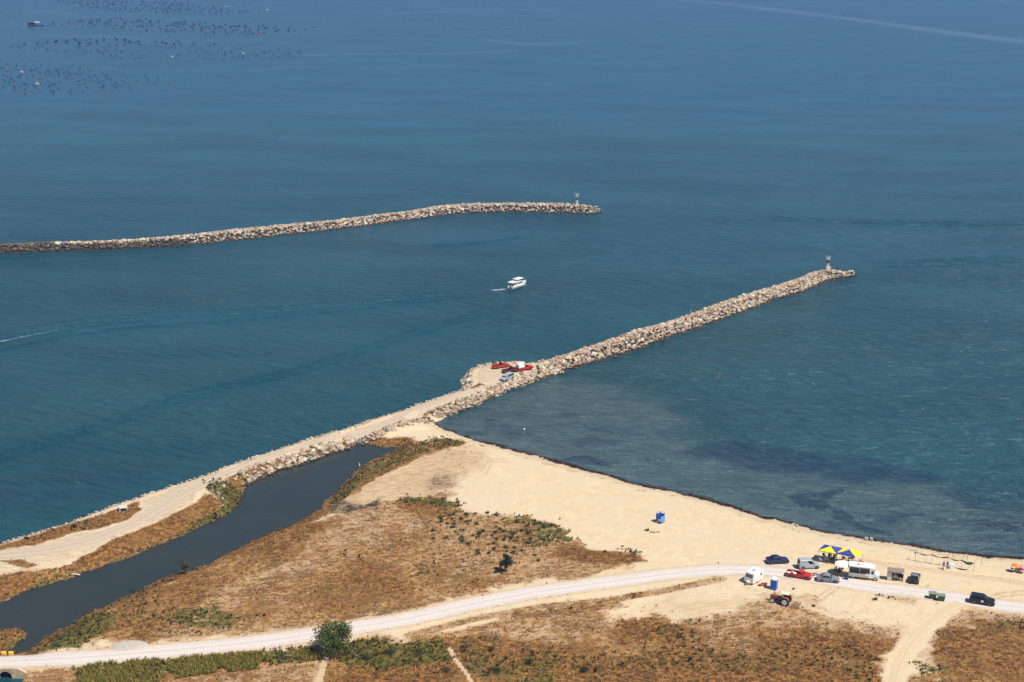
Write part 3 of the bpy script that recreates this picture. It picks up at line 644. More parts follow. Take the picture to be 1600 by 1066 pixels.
def px_size(r): return r[3]*scale_at(r[0], r[1], r[2])
rocks.sort(key=px_size, reverse=True)
sel = rocks[:295]; rest = rocks[295:]
rr = np.random.default_rng(5)
ZL = {'arm': ('large pale boulder bedded in the long straight breakwater', 'boulders of the straight breakwater'), 'bay': ('cream boulder in the causeway armour facing the shallow bay', 'boulders on the bay side of the causeway'),
      'chan': ('pale angular boulder in the causeway armour above the murky channel', 'boulders along the channel'), 'far': ('large boulder in the far curved breakwater', 'boulders of the far breakwater'),
      'plat': ('boulder edging the platform where the cars are parked', 'boulders around the platform'), 'sea': ('boulder on the seaward edge of the causeway track', 'boulders on the seaward edge')}
tri = IF
protos = []
for i in range(NV):
    T = np.tile(TINTS[i % len(TINTS)], (len(IV), 1)); o = npmesh('boulder', shapes[i], tri, RM, {'tint': T}); protos.append(o.data); bpy.data.objects.remove(o)
HUE = ['tan', 'cream', 'brown', 'pinkish', 'grey brown', 'whitish', 'ochre', 'dark grey', 'rosy', 'pale grey']
for r in sel:
    k = int(rr.integers(NV)); o = bpy.data.objects.new('boulder', protos[k]); C.objects.link(o); o.location = r[:3]; o.scale = (r[3]*.85,)*3
    o.rotation_euler = (rr.uniform(-.5, .5), rr.uniform(-.5, .5), rr.uniform(0, 6.28)); x, y, z = r[:3]
    if r[4] == 'arm': w_ = ('on the crest' if z > 1.6 else 'low on the flank')+' of the straight breakwater, '+('near the cars' if x < 40 else 'halfway along' if x < 85 else 'near the beacon')
    elif r[4] == 'far': w_ = 'in the far curved breakwater, '+('its left half' if x < -40 else 'its right half')+(', on the crest' if z > 1.6 else ', near the water')
    elif r[4] == 'chan': w_ = ('high' if z > 1.1 else 'low')+' in the armour above the channel, '+('left end' if x < -75 else 'right end' if x > -45 else 'middle part')
    elif r[4] == 'bay': w_ = 'in the causeway armour facing the shallow bay'+(', upper row' if z > 1.1 else ', lower row')
    elif r[4] == 'plat': w_ = 'edging the platform where the cars are parked'
    else: w_ = 'on the seaward edge of the causeway track'
    tag(o, HUE[k % 10]+' boulder '+w_, 'boulder', HUE[k % 10]+' boulders '+w_.replace(',', ''))
def merge_rocks(name, lst):
    n = len(lst); V = np.zeros((n, len(IV), 3)); T = np.zeros((n, len(IV), 3))
    for k, r in enumerate(lst):
        S = shapes[rr.integers(NV)]*r[3]*.85; Mx = np.array(Matrix.Rotation(rr.uniform(0, 6.28), 3, 'Z') @ Matrix.Rotation(rr.uniform(-.5, .5), 3, 'X') @ Matrix.Rotation(rr.uniform(-.5, .5), 3, 'Y'))
        V[k] = S@Mx.T+np.array(r[:3]); tt = TINTS[rr.integers(len(TINTS))]*rr.uniform(.85, 1.2)
        x, y = r[0], r[1]
        if r[4] == 'far' and x < -122: tt = tt*np.array((.30, .30, .25)) if not (x > -172 and r[2] > 2.0) else tt
        T[k] = tt
    Fq = (tri[None]+(np.arange(n)*len(IV))[:, None, None]).reshape(-1, 3)
    return npmesh(name, V.reshape(-1, 3), Fq, RM, {'tint': T.reshape(-1, 3)})
tag(merge_rocks('rubble', rest), 'rubble of smaller stones filling the breakwaters and causeway banks', 'rubble', kind='stuff')

# ================================================================== VEGETATION
def foliage_material(name, rough=.8):
    n = NT(name); t = n.attr('tint').outputs['Color']; f = n.noise(3, 3)
    return n.out(n.mix(1, t, n.mix(f, (.75, .75, .75), (1.2, 1.2, 1.2)), 'MULTIPLY'), rough, spec=.2)
FM = foliage_material('plant_leaves')
BARK = M('bark', (.12, .085, .055), .9, 0, .3, 6)
def tufts(name, P, hgt, rad, cols, blades=6, label=None, wide=.16):
    """many-bladed tufts: P (n,3), one mesh"""
    n = len(P); r = np.random.default_rng(len(name)+n)
    a = r.uniform(0, 2*PI, (n, blades)); lean = r.uniform(.2, 1, (n, blades)); h = hgt[:, None]*r.uniform(.5, 1.1, (n, blades)); R0 = rad[:, None]
    bx = P[:, 0, None]+np.cos(a)*R0*.5*lean; by = P[:, 1, None]+np.sin(a)*R0*.5*lean; bz = P[:, 2, None]-.03
    tx = P[:, 0, None]+np.cos(a)*R0*lean; ty = P[:, 1, None]+np.sin(a)*R0*lean; tz = P[:, 2, None]+h
    w = R0*wide*r.uniform(.7, 1.6, (n, blades)); px_, py_ = -np.sin(a)*w, np.cos(a)*w
    V = np.stack([np.stack([bx-px_, by-py_, bz+0*bx], -1), np.stack([bx+px_, by+py_, bz+0*bx], -1), np.stack([tx+px_*.6, ty+py_*.6, tz], -1), np.stack([tx-px_*.6, ty-py_*.6, tz], -1)], 2)
    T = np.repeat(np.repeat(cols[:, None, None, :], blades, 1), 4, 2)*r.uniform(.75, 1.25, (n, blades, 1, 1))
    Fq = np.arange(n*blades*4).reshape(-1, 4)
    o = npmesh(name, V.reshape(-1, 3), Fq, FM, {'tint': T.reshape(-1, 3)}); tag(o, label, 'vegetation', kind='stuff'); return o
def scatter(mask, n, power=1.5, clump=.55, seed=1, s=.4, cut=.45):
    r = np.random.default_rng(seed); x = r.uniform(-105, 105, n); y = r.uniform(182, 385, n)
    m = lookup(mask, x, y); c = fbm(x*s, y*s, seed*7, 4)*.6+fbm(x*.13, y*.16, seed*5, 3)*.4; keep_ = (r.uniform(size=n) < m**power) & (c > cut-.25*m+0*clump) & (lookup(SD, x, y) > .25)
    inv = np.abs(x) < (y*.375+14); keep_ &= inv
    x, y = x[keep_], y[keep_]; return np.stack([x, y, lookup(GZ, x, y)], 1)
r_ = np.random.default_rng(3)
offroad = np.clip(1-masks['road']*2.5, 0, 1)
P = scatter(masks['dry']*offroad, 140000, 1.7, seed=2); n = len(P)
pal = np.array([(.19, .085, .020), (.32, .16, .042), (.10, .045, .013), (.42, .26, .10), (.14, .09, .025)])
big = fbm(P[:, 0]*.09, P[:, 1]*.09, 99); ci = np.clip(((big-.3)*9+r_.uniform(-1.5, 1.5, n)).astype(int), 0, 4)
tufts('dry_grass', P, r_.uniform(.08, .32, n), r_.uniform(.12, .38, n), pal[ci], 5, 'rust brown dry grass covering the sandy flats')
P = scatter(masks['green']*offroad, 110000, 1.3, seed=4, s=.5); n = len(P)
pal = np.array([(.065, .07, .016), (.11, .11, .025), (.13, .09, .03), (.03, .038, .012), (.16, .085, .028)])
tufts('ground_scrub', P, r_.uniform(.15, .55, n), r_.uniform(.2, .5, n), pal[r_.integers(0, 5, n)], 7, 'patchy green scrub along the channel banks and field', .2)
# reeds beside the road at the lower left
def polyscatter(poly, n, z=1.4):
    Q = pts(poly, z); lo, hi = Q.min(0), Q.max(0); x = r_.uniform(lo[0], hi[0], n); y = r_.uniform(lo[1], hi[1], n)
    k = polydist(x, y, Q)[2]; x, y = x[k], y[k]; return np.stack([x, y, lookup(GZ, x, y)], 1)
P = polyscatter([(128, 1046), (150, 1038), (300, 1027), (420, 1019), (498, 1015), (495, 1032), (400, 1046), (300, 1056), (200, 1076), (110, 1090)], 15000); n = len(P)
P = P[fbm(P[:, 0]*.3, P[:, 1]*.3, 12) > .40]; n = len(P)
pal = np.array([(.23, .21, .035), (.30, .25, .05), (.15, .15, .03), (.40, .26, .07)])
tufts('reeds', P, r_.uniform(.3, .95, n), r_.uniform(.2, .45, n), pal[r_.integers(0, 4, n)], 6, 'tall green reeds lining the near side of the gravel road', .12)
# seaweed wrack along the waterline
dd = resample(P_a[3:21], .16); n = len(dd); k = np.random.default_rng(8)
dd = np.repeat(dd, 4, 0)+k.normal(size=(n*4, 2))*np.array([.4, .5]); z = lookup(GZ, dd[:, 0], dd[:, 1]); ok = (z > -.05) & (z < .35) & (fbm(dd[:, 0]*.3, dd[:, 1]*.3, 3) > .45)
P = np.c_[dd[ok], np.maximum(z[ok], .0)]; n = len(P); pal = np.array([(.022, .014, .009), (.05, .028, .016), (.11, .062, .032)])
tufts('seaweed_wrack', P, k.uniform(.04, .14, n), k.uniform(.15, .4, n), pal[k.integers(0, 3, n)], 6, 'dark brown seaweed washed up along the waterline', .35)

def leaf_cloud(name, centres, radii, n_per, size, tint, parent, seed, squash=.8, hollow=.35):
    r = np.random.default_rng(seed); Vs = []; Ts = []
    for c, rad in zip(centres, radii):
        m = int(n_per*(rad**2)); d = r.normal(size=(m, 3)); d /= np.linalg.norm(d, axis=1)[:, None]
        q = rad*(hollow+(1-hollow)*r.uniform(size=(m, 1))**.6); p = np.array(c)+d*q*np.array([1, 1, squash])*(1+.25*r.normal(size=(m, 1))*.5)
        a = r.normal(size=(m, 3)); a /= np.linalg.norm(a, axis=1)[:, None]; b = np.cross(a, r.normal(size=(m, 3))); b /= np.linalg.norm(b, axis=1)[:, None]
        s = size*r.uniform(.5, 1.4, (m, 1)); Vs.append(np.stack([p-a*s, p-b*s*.6, p+a*s, p+b*s*.6], 1))
        tt = np.array(tint)*r.uniform(.65, 1.0)*r.uniform(.7, 1.4, (m, 1)); Ts.append(np.repeat(tt[:, None, :], 4, 1))
    V = np.concatenate(Vs).reshape(-1, 3); T = np.concatenate(Ts).reshape(-1, 3)
    return npmesh(name, V, np.arange(len(V)).reshape(-1, 4), FM, {'tint': T}, parent=parent)
def tree(px, py, h, w, label, seed, tint, trunk_h=.3, n=14, npl=260, size=.13, lean=0):
    p = atg(px, py); root = empty('tree', p, 0, label, 'tree'); r = random.Random(seed); b = MB()
    th = h*trunk_h; tr = .035*h
    b.tube((0, 0, -.2), (lean*.3, 0, th), tr, tr*.75, 8); cs = []; rs = []
    for i in range(n):
        a = i*2.4+r.uniform(-.5, .5); q = r.uniform(.15, 1); zz = th+(h-th)*r.uniform(.1, .86)*(1.0-.12*q); fr = (zz-th)/(h-th)
        rad = w*.5*(.55+.45*math.sin(PI*min(1, fr*.9+.15)))*q*.8
        c = (lean+math.cos(a)*rad, math.sin(a)*rad, zz); cs.append(c); rs.append(w*r.uniform(.11, .2))
        mid_ = (lean*.4+math.cos(a)*rad*.35, math.sin(a)*rad*.35, th+(zz-th)*.45)
        b.tube((lean*.3, 0, th*.85), mid_, tr*.5, tr*.3, 6); b.tube(mid_, c, tr*.3, tr*.08, 5)
    b.obj('trunk', BARK, root, True); leaf_cloud('crown', cs, rs, npl, size, tint, root, seed); return root
tree(524, 1019, 5.7, 7.2, 'broad round green tree standing on the near side of the gravel road', 11, (.11, .125, .024), .16, 44, 125, .15, .0)
tree(790.6, 894, 4.3, 2.9, 'small dark upright tree alone in the dry field below the dunes', 12, (.032, .042, .016), .24, 22, 600, .11)
tree(290, 896, 3.0, 2.1, 'small olive green tree at the edge of the murky channel', 13, (.10, .095, .022), .16, 16, 700, .09)
def bush(px, py, w, h, name, label, seed, tint, group=None, cat='shrub'):
    p = atg(px, py); root = empty(name, p, 0, label, cat, group); r = random.Random(seed); cs = []; rs = []
    for i in range(7): a = i*2.4; q = r.uniform(.0, .36)*w; cs.append((math.cos(a)*q, math.sin(a)*q, h*r.uniform(.3, .65))); rs.append(w*r.uniform(.16, .26))
    b = MB()
    for c in cs: b.tube((0, 0, -.1), c, .03, .01, 5)
    b.obj('stem', BARK, root); leaf_cloud('foliage', cs, rs, 420/max(.6, w), .09, tint, root, seed, min(1, h/w*1.2)); return root
bush(727, 1018, 2.3, 1.9, 'bush', 'rounded dark green bush beside the thin dirt footpath', 21, (.04, .055, .02), cat='bush')
for k, (x, y, w, h, l) in enumerate([(768, 1018, 1.8, 1.1, 'low olive bush right of the rounded dark bush'), (697, 1050, 2.2, 1.1, 'wide dark bush left of the thin dirt footpath at the bottom of the photo'), (776, 1050, 2.4, 1.0, 'flat dark bush between the thin dirt footpath and the bottom edge'),
    (828, 1038, 2.2, 1.0, 'dark olive bush in the brown scrub below the dark berm'), (912, 1050, 2.6, 1.2, 'large dark bush low in the middle of the near scrub'), (1078, 1034, 1.3, 1.3, 'solitary olive bush standing in the burnt brown scrub'),
    (117, 824, 1.4, .9, 'dark green bush on the seaward verge of the causeway track'), (41, 842, 1.2, .6, 'low brown green bush at the left end of the seaward verge'), (207, 925, 1.1, .8, 'small dark bush on the channel bank below the dry field'),
    (1368, 938, 1.3, .6, 'low green bush on the sand below the food truck'), (570, 1030, 2.4, 1.0, 'green bush in the thicket behind the broad round tree'), (610, 1022, 2.6, 1.1, 'green bush in the middle of the roadside thicket'), (655, 1020, 2.4, 1.0, 'green bush at the right end of the roadside thicket'),
    (1240, 921, .6, .35, 'tiny dry bush beside the tractor canopy'), (1271, 948, .9, .4, 'scraggy dry bush right of the tractor rake')]):
    bush(x, y, w, h, 'bush', l, 40+k, (.045, .055, .018) if k < 13 else (.10, .09, .03), cat='bush')
sp = bush(710, 822, 1.4, .55, 'shrub', 'low dark green shrub dotted over the sandy dune', 31, (.045, .068, .022), 'shrubs dotted over the dune')
sp2 = bush(722, 832, 1.1, .5, 'shrub', 'low dark green shrub dotted over the sandy dune', 32, (.05, .072, .022), 'shrubs dotted over the dune')
SH = [(365, 170), (340, 240), (310, 250), (270, 285), (300, 298), (345, 300), (410, 285), (415, 245), (470, 238), (540, 235), (585, 245), (480, 300), (390, 335), (350, 345), (220, 340), (222, 385), (298, 380), (390, 380), (388, 400), (450, 370), (430, 418), (487, 357), (507, 342), (563, 367), (590, 387), (575, 415), (577, 450), (615, 330), (640, 345), (585, 350), (690, 360), (680, 385), (650, 380), (700, 437), (652, 437), (697, 470), (650, 460), (745, 455), (790, 415), (797, 390), (780, 355), (713, 290), (780, 310), (548, 475), (480, 460), (490, 475), (875, 390), (848, 517), (820, 485), (1240, 467), (265, 262), (385, 270), (325, 320), (740, 340), (830, 300), (880, 320)]
for k, (x, y) in enumerate(SH):
    c = copy_tree((sp, sp2)[k % 2]); c.location = atg(620+x/3.81, 741+y/3.81); s = random.uniform(.75, 1.35); c.scale = (s*random.uniform(.9, 1.3), s, s); c.rotation_euler.z = random.uniform(0, 6)
sp.location = atg(620+345/3.81, 741+318/3.81); sp2.location = atg(620+640/3.81, 741+397/3.81)

# ================================================================== VEHICLES
def place2(root_fn, rear, front, side, half=.78):
    """stand a vehicle by where its two near wheels touch the ground; side -1: its right flank faces us"""
    a = atg(*rear); b = atg(*front); d = (b-a); h = math.atan2(d.y, d.x); m = (a+b)*.5
    n = Vector((-math.sin(h), math.cos(h), 0)); m = m+n*half*(1 if side < 0 else -1); m.z = gz(m.x, m.y)+.02
    return m, h
def wheel(root, x, y, r, w, rim=RIM, name='wheel'):
    s = 1 if y > 0 else -1
    b = MB(); b.lathe([(r*.62, -w*.36), (r*.66, -w/2), (r*.93, -w/2), (r, -w*.36), (r, w*.36), (r*.93, w/2), (r*.66, w/2), (r*.62, w*.36)], (x, y, r), 'Y', 20)
    o = b.obj(name, TYRE, root, True)
    h = MB(); h.lathe([(r*.64, w*.40), (r*.60, w*.52), (r*.50, w*.42), (r*.2, w*.40), (r*.17, w*.55), (.01, w*.56)] if s > 0 else [(.01, -w*.56), (r*.17, -w*.55), (r*.2, -w*.40), (r*.50, -w*.42), (r*.60, -w*.52), (r*.64, -w*.40)], (x, y, r), 'Y', 16)
    q = h.obj('rim', rim, o, True)
    return o
def body_loft(out, W, roundx, zs=None):
    """side outline (x, z) swept over the width with rounded flanks"""
    pr = [(-1, .90), (-.985, .955), (-.93, .99), (-.8, 1.0), (.8, 1.0), (.93, .99), (.985, .955), (1, .90)]
    cx = sum(p[0] for p in out)/len(out); cz = sum(p[1] for p in out)/len(out); rings = []
    for y, k in pr:
        rings.append([(cx+(p[0]-cx)*(1-(1-k)*roundx), y*W, cz+(p[1]-cz)*(1-(1-k)*.9)) for p in out])
    b = MB(); b.loft(rings); return b
def cab_loft(root, x0, x1, x2, x3, zb, zt, wb, wt, mat, split=(), pillars=True, side_glass=(0, 1), rear_glass=True, roofmat=None, gl=GLASS):
    """greenhouse: painted shell with glass panes set in front, flank and rear; x0,x3 foot of rear and front screens, x1,x2 roof ends"""
    b = MB(); n = 3
    b.loft([[(x0, -wb, zb), (x3, -wb, zb), (x3, wb, zb), (x0, wb, zb)],
            [(x1*.93+x0*.07, -wt*1.02, zt-.06), (x2*.93+x3*.07, -wt*1.02, zt-.06), (x2*.93+x3*.07, wt*1.02, zt-.06), (x1*.93+x0*.07, wt*1.02, zt-.06)],
            [(x1+.06, -wt*.93, zt), (x2-.08, -wt*.93, zt), (x2-.08, wt*.93, zt), (x1+.06, wt*.93, zt)]])
    cab = b.obj('cab', mat, root, True, 35)
    def P(u, v, side):   # u along flank 0 rear..1 front, v up
        xb = x0+(x3-x0)*u; xt = x1+(x2-x1)*u; return (xb+(xt-xb)*v, side*(wb+(wt*1.02-wb)*v+.006), zb+(zt-.06-zb)*v)
    us = [side_glass[0]+.035]+list(split)+[side_glass[1]-.045]
    for s in (-1, 1):
        for k in range(len(us)-1):
            a, c = us[k]+(.012 if k else 0), us[k+1]-(.012 if k < len(us)-2 else 0)
            MB().slab([P(a, .12, s), P(c, .12, s), P(c, .88, s), P(a, .88, s)], .015).obj('side_window', gl, root)
    def Q(xb, xt, v, y, e): return (xb+(xt-xb)*v+e, y*(wb+(wt-wb)*v), zb+(zt-.06-zb)*v)
    MB().slab([Q(x3, x2, .08, -.88, .008), Q(x3, x2, .08, .88, .008), Q(x3, x2, .94, .88, .008), Q(x3, x2, .94, -.88, .008)], .02).obj('windshield', gl, root)
    if rear_glass: MB().slab([Q(x0, x1, .15, -.84, -.008), Q(x0, x1, .15, .84, -.008), Q(x0, x1, .9, .84, -.008), Q(x0, x1, .9, -.84, -.008)], .02).obj('rear_window', gl, root)
    return cab
def car(rear, front, side, label, color, kind='sedan', L=4.4, Wd=1.74, H=1.43, wb=2.6, cat='car', name='parked_car', rim=RIM, pos=None, half=None):
    m, h = pos or place2(None, rear, front, side, half or Wd*.45)
    root = empty(name, m, h, label, cat); c = color; w = Wd/2; r = .31; f = wb/2; hl = L/2
    if kind == 'sedan': out = [(-hl, .35), (-hl+.06, .22), (hl-.12, .2), (hl, .34), (hl-.02, .55), (hl-.25, .68), (hl-1.15, .83), (hl-1.5, .88), (-hl+.95, .93), (-hl+.25, .93), (-hl+.02, .80)]; cb = (-hl+.55, -hl+1.25, hl-2.15, hl-1.3); zb = .86
    elif kind == 'van': out = [(-hl, .35), (-hl+.03, .24), (hl-.12, .2), (hl, .36), (hl-.02, .6), (hl-.22, .78), (hl-.85, .98), (hl-1.0, 1.0), (-hl+.02, 1.02)]; cb = (-hl+.02, -hl+.12, hl-1.75, hl-.85); zb = .98
    elif kind == 'suv': out = [(-hl, .42), (-hl+.05, .34), (hl-.1, .32), (hl, .44), (hl-.01, .78), (hl-.18, .94), (hl-1.15, 1.04), (hl-1.3, 1.06), (-hl+.02, 1.08)]; cb = (-hl+.02, -hl+.3, hl-2.0, hl-1.2); zb = 1.02; r = .37
    elif kind == 'mpv': out = [(-hl, .35), (-hl+.05, .24), (hl-.12, .2), (hl, .34), (hl-.02, .6), (hl-.2, .78), (hl-.75, .95), (hl-.95, .99), (-hl+.05, 1.0)]; cb = (-hl+.04, -hl+.4, hl-2.0, hl-.75); zb = .95
    elif kind == 'pickup': out = [(-hl, .42), (-hl+.05, .34), (hl-.1, .3), (hl, .4), (hl-.02, .72), (hl-.16, .86), (hl-1.1, .95), (hl-1.25, .97), (-hl+.02, .90)]; cb = (-.22, -.02, hl-2.05, hl-1.28); zb = .93; r = .35
    b = body_loft(out, w, 1.0)
    if kind == 'pickup':
        b = body_loft([(max(p[0], -.22), p[1]) if False else p for p in [(-.25, .34)]+[q for q in out if q[0] > -.2]+[(-.25, .93)]], w, 1.0)
        bd = MB(); zt = .92; bx0, bx1 = -hl, -.27; t = .05
        bd.box(bx0, bx1, -w+.02, w-.02, .36, .52, bev=.03)
        for y0, y1 in ((-w+.02, -w+.02+t), (w-.02-t, w-.02)): bd.box(bx0, bx1, y0, y1, .525, zt)
        bd.box(bx1-t, bx1, -w+.075, w-.075, .525, zt)
        bed = bd.obj('bed', c, root); MB().box(bx0-.035, bx0, -w+.04, w-.04, .44, zt-.01, bev=.01).obj('tailgate', c, root)
        MB().box(bx0+.05, bx1-t-.03, -w+.09, w-.09, .525, .535).obj('bed_liner', BLACKP, root)
    b.obj('body', c, root, True, 30)
    glass_side = (0, 1)
    if kind == 'van': cab_loft(root, *cb, zb, H, w-.06, w-.17, c, (), side_glass=(.60, .98), rear_glass=True)
    elif kind == 'pickup': cab_loft(root, *cb, zb, H, w-.06, w-.17, c, ())
    elif kind == 'suv': cab_loft(root, *cb, zb, H, w-.05, w-.17, c, (.33, .66))
    else: cab_loft(root, *cb, zb, H, w-.06, w-.20, c, (.30, .62) if kind == 'mpv' else (.47,))
    for x in (-f, f):
        for y in (-1, 1):
            wheel(root, x, y*(w-.10), r, .2, rim)
            MB().lathe([(r*1.16, -.01), (r*1.16, .012)], (x, y*(w-.002), r+.01), 'Y', 20).obj('wheel_arch', BLACKP, root)
    zl = out[4][1]-.02
    for y in (-1, 1):
        MB().box(hl-.13, hl-.015+.02, y*(w-.30)-.15, y*(w-.30)+.15, zl-.02, zl+.12, bev=.02).obj('headlight', LAMP, root)
        MB().box(-hl-.02, -hl+.07, y*(w-.17)-.09, y*(w-.17)+.09, .62, .84, bev=.015).obj('tail_light', REDL, root)
        MB().box(cb[3]-.35, cb[3]-.2, y*(w+.07)-.07, y*(w+.07)+.07, zb+.02, zb+.15, bev=.02).obj('mirror', c, root)
    MB().box(hl-.10, hl+.03, -w+.22, w-.22, .26, .36, bev=.02).obj('front_bumper', BLACKP, root)
    MB().box(-hl-.035, -hl+.06, -w+.2, w-.2, .28, .38, bev=.02).obj('rear_bumper', BLACKP, root)
    MB().box(hl-.06, hl+.012, -.35, .35, .46, .56, bev=.01).obj('grille', BLACKP, root)
    return root
NAVY = paint_mat('navy_paint', (.012, .018, .075)); SILV = paint_mat('silver_paint', (.30, .31, .33)); RED = paint_mat('red_paint', (.52, .018, .010)); DRED = paint_mat('maroon_paint', (.13, .010, .012))
SGREY = paint_mat('grey_paint', (.20, .205, .225)); BLK = paint_mat('black_paint', (.012, .014, .018)); WHT = M('white_paint', (.78, .77, .73), .4, 0, .05, 1); PBLUE = paint_mat('pale_silver_paint', (.33, .36, .375))
O1 = (1140, 820); Zf = 6.6667
z1 = lambda x, y: (O1[0]+x/Zf, O1[1]+y/Zf); z2 = lambda x, y: (1360+x/Zf, 820+y/Zf); z3 = lambda x, y: (700+x/8, 540+y/8)
car(z1(440, 415), z1(582, 408), -1, 'dark navy blue saloon parked on the sand at the back of the row', NAVY, 'sedan', 4.25, 1.7, 1.40)
car(z1(762, 467), z1(905, 462), -1, 'silver panel van parked left of the yellow and blue gazebos', PBLUE, 'van', 4.0, 1.72, 1.80, 2.6, 'van', 'parked_van')
pk = car(z1(640, 552), z1(795, 577), -1, 'bright red pickup with white sacks in its bed, beside the white caravan', RED, 'pickup', 4.55, 1.65, 1.55, 2.75, 'pickup', 'parked_pickup')
car(z1(955, 600), z1(1098, 612), -1, 'silver saloon at the edge of the gravel road, nearest to the camera', SGREY, 'sedan', 4.1, 1.68, 1.42, 2.45)
sv = car(z2(1080, 826), z2(1235, 852), -1, 'black estate off-roader with a white emblem on the door, alone on the gravel road', BLK, 'suv', 4.35, 1.74, 1.66, 2.6)
# small emblem on its door: pale disc with a red patch, raised a few millimetres
MB().lathe([(.24, -.004), (.24, .004)], (.05, -.882, .80), 'Y', 20).obj('door_emblem', WHT, sv)
MB().box(.0, .16, -.892, -.888, .70, .82).obj('emblem_patch', M('faded_red', (.55, .10, .08)), sv)
p_a, p_b = atg(*z2(410, 614)), atg(*z2(497, 629)); mm = (p_a+p_b)*.5; hd = R(68)
mm = mm+Vector((math.cos(hd), math.sin(hd), 0))*1.6; mm.z = gz(mm.x, mm.y)+.02
jp = car(None, None, -1, 'small dark off-roader seen from behind with a pale stripe on its rear pillar', paint_mat('charcoal_paint', (.035, .038, .042)), 'suv', 3.3, 1.6, 1.62, 2.0, pos=(mm, hd))
MB().slab([(-1.62, -.80, 1.02), (-1.38, -.80, 1.02), (-1.16, -.72, 1.60), (-1.40, -.70, 1.60)], .05).obj('pillar_stripe', WHT, jp)
MB().box(-1.22, -.45, -.52, .52, 1.622, 1.64).obj('roof_glare', SGREY, jp)  # grey plate that paints in the glare on the dark roof
MB().lathe([(.33, -.09), (.36, -.04), (.36, .08), (.33, .10)], (-1.74, .15, .9), 'X', 18).obj('spare_wheel', TYRE, jp, True)
# on the platform of the breakwater
car(z3(612, 296), z3(738, 276), -1, 'red pickup parked at the seaward edge of the breakwater platform', RED, 'pickup', 4.8, 1.7, 1.6, 2.8, 'pickup', 'parked_pickup', half=.75)
car(z3(742, 352), z3(868, 333), -1, 'dark maroon pickup parked between the red pickups and the silver people carrier', DRED, 'pickup', 4.8, 1.7, 1.6, 2.8, 'pickup', 'parked_pickup', half=.75)
p3 = car(z3(920, 328), z3(1034, 309), -1, 'red pickup carrying a white box cover, nearest to the long breakwater', RED, 'pickup', 4.8, 1.7, 1.6, 2.8, 'pickup', 'parked_pickup', half=.75)
MB().box(-2.38, -.30, -.80, .80, .925, 1.95, bev=.12, tx=.14, ty=.1).obj('canopy_cover', WHT, p3, True)
car(z3(806, 426), z3(728, 460), 1, 'pale silver people carrier facing left on the breakwater platform', PBLUE, 'mpv', 4.35, 1.76, 1.62, 2.65)
# cargo in the first pickup's bed
crg = empty('cargo_sacks', pk.location+Vector((0, 0, .54)), pk.rotation_euler.z, 'white sacks and boxes loaded in the bed of the bright red pickup', 'sacks')
for k, (x, y, a) in enumerate([(-1.9, -.25, .3), (-1.3, .2, -.2), (-.8, -.2, .1)]):
    MB().box(-.3, .3, -.26, .26, 0, .34, Matrix.Translation((x, y, .0)) @ Matrix.Rotation(a, 4, 'Z'), bev=.08).obj('sack', (WHITEP, M('grey_sack', (.4, .38, .36)), WHITEP)[k], crg, True)
b = MB(); b.box(-.35, .35, -.3, .3, 0, .45, bev=.09); b.box(-.2, .4, .3, .6, 0, .3, bev=.08); p = Matrix.Rotation(0, 4, 'Z')
loc = atg(*z3(612, 262)); loc.z += 0
# food truck
a = atg(*z1(1262, 556)); bq = atg(*z1(1508, 588)); dd_ = bq-a; ft_h = math.atan2(dd_.y, dd_.x); mid_ = (a+bq)*.5+Vector((-math.sin(ft_h), math.cos(ft_h), 0))*.95
mid_.z = gz(mid_.x, mid_.y)+.02
ft = empty('food_truck', mid_, ft_h, 'white food truck with an open serving hatch and a raised flap along its flank', 'food truck')
# box body 3.9 long, cab in front
MB().box(-2.6, 1.35, -.98, .98, .42, 1.12, bev=.03).obj('lower_body', WHT, ft)
MB().box(-2.6, 1.35, -.60, .98, 1.123, 2.45, bev=.03).obj('box_body', M('truck_inside', (.10, .09, .08)), ft)
for x0, x1 in ((-2.6, -2.42), (-.68, -.60), (1.18, 1.35)): MB().box(x0, x1, -.985, -.60, 1.124, 2.30).obj('hatch_post', WHT, ft)
MB().box(-2.6, 1.35, -.985, -.60, 2.302, 2.46).obj('top_rail', WHT, ft)
MB().box(-2.64, 1.40, -1.0, 1.0, 2.462, 2.56, bev=.03).obj('roof', WHT, ft)
MB().box(-2.6, 1.35, .975, .99, 1.124, 2.44).obj('rear_flank', WHT, ft)
MB().slab([(-2.6, -1.0, 2.44), (1.3, -1.0, 2.44), (1.3, -1.55, 2.60), (-2.6, -1.55, 2.60)], .04).obj('hatch_flap', M('flap_grey', (.42, .36, .33)), ft)
MB().box(-2.45, 1.2, -1.32, -.99, 1.12, 1.16).obj('serving_counter', M('counter_pale', (.66, .62, .55)), ft)
MB().box(-2.5, 1.25, -1.005, -.985, .50, .98).obj('lower_panel', M('cream_panel', (.74, .66, .52)), ft)
for x in (-2.2, -1.7, -1.2): MB().lathe([(.06, 0), (.06, .22), (.02, .28)], (x, -.85, 1.13), 'Z', 8).obj('bottle', M('bottle_green', (.05, .14, .05), .2), ft)
for x in (-.3, .3, .8): MB().box(x-.12, x+.12, -.95, -.72, 1.13, 1.40, bev=.02).obj('till', SGREY, ft)
b = MB(); b.loft([[(x, -.9, z) for x, z in [(1.36, .38), (2.75, .34), (2.92, .5), (2.9, .95), (2.72, 1.12), (2.15, 1.28), (1.75, 2.02), (1.36, 2.05)]], [(x, .9, z) for x, z in [(1.36, .38), (2.75, .34), (2.92, .5), (2.9, .95), (2.72, 1.12), (2.15, 1.28), (1.75, 2.02), (1.36, 2.05)]]])
b.obj('cab', WHT, ft, True, 30)
MB().box(1.05, 2.05, -.88, .88, 2.06, 2.52, bev=.08, tx=.12).obj('roof_fairing', WHT, ft, True)
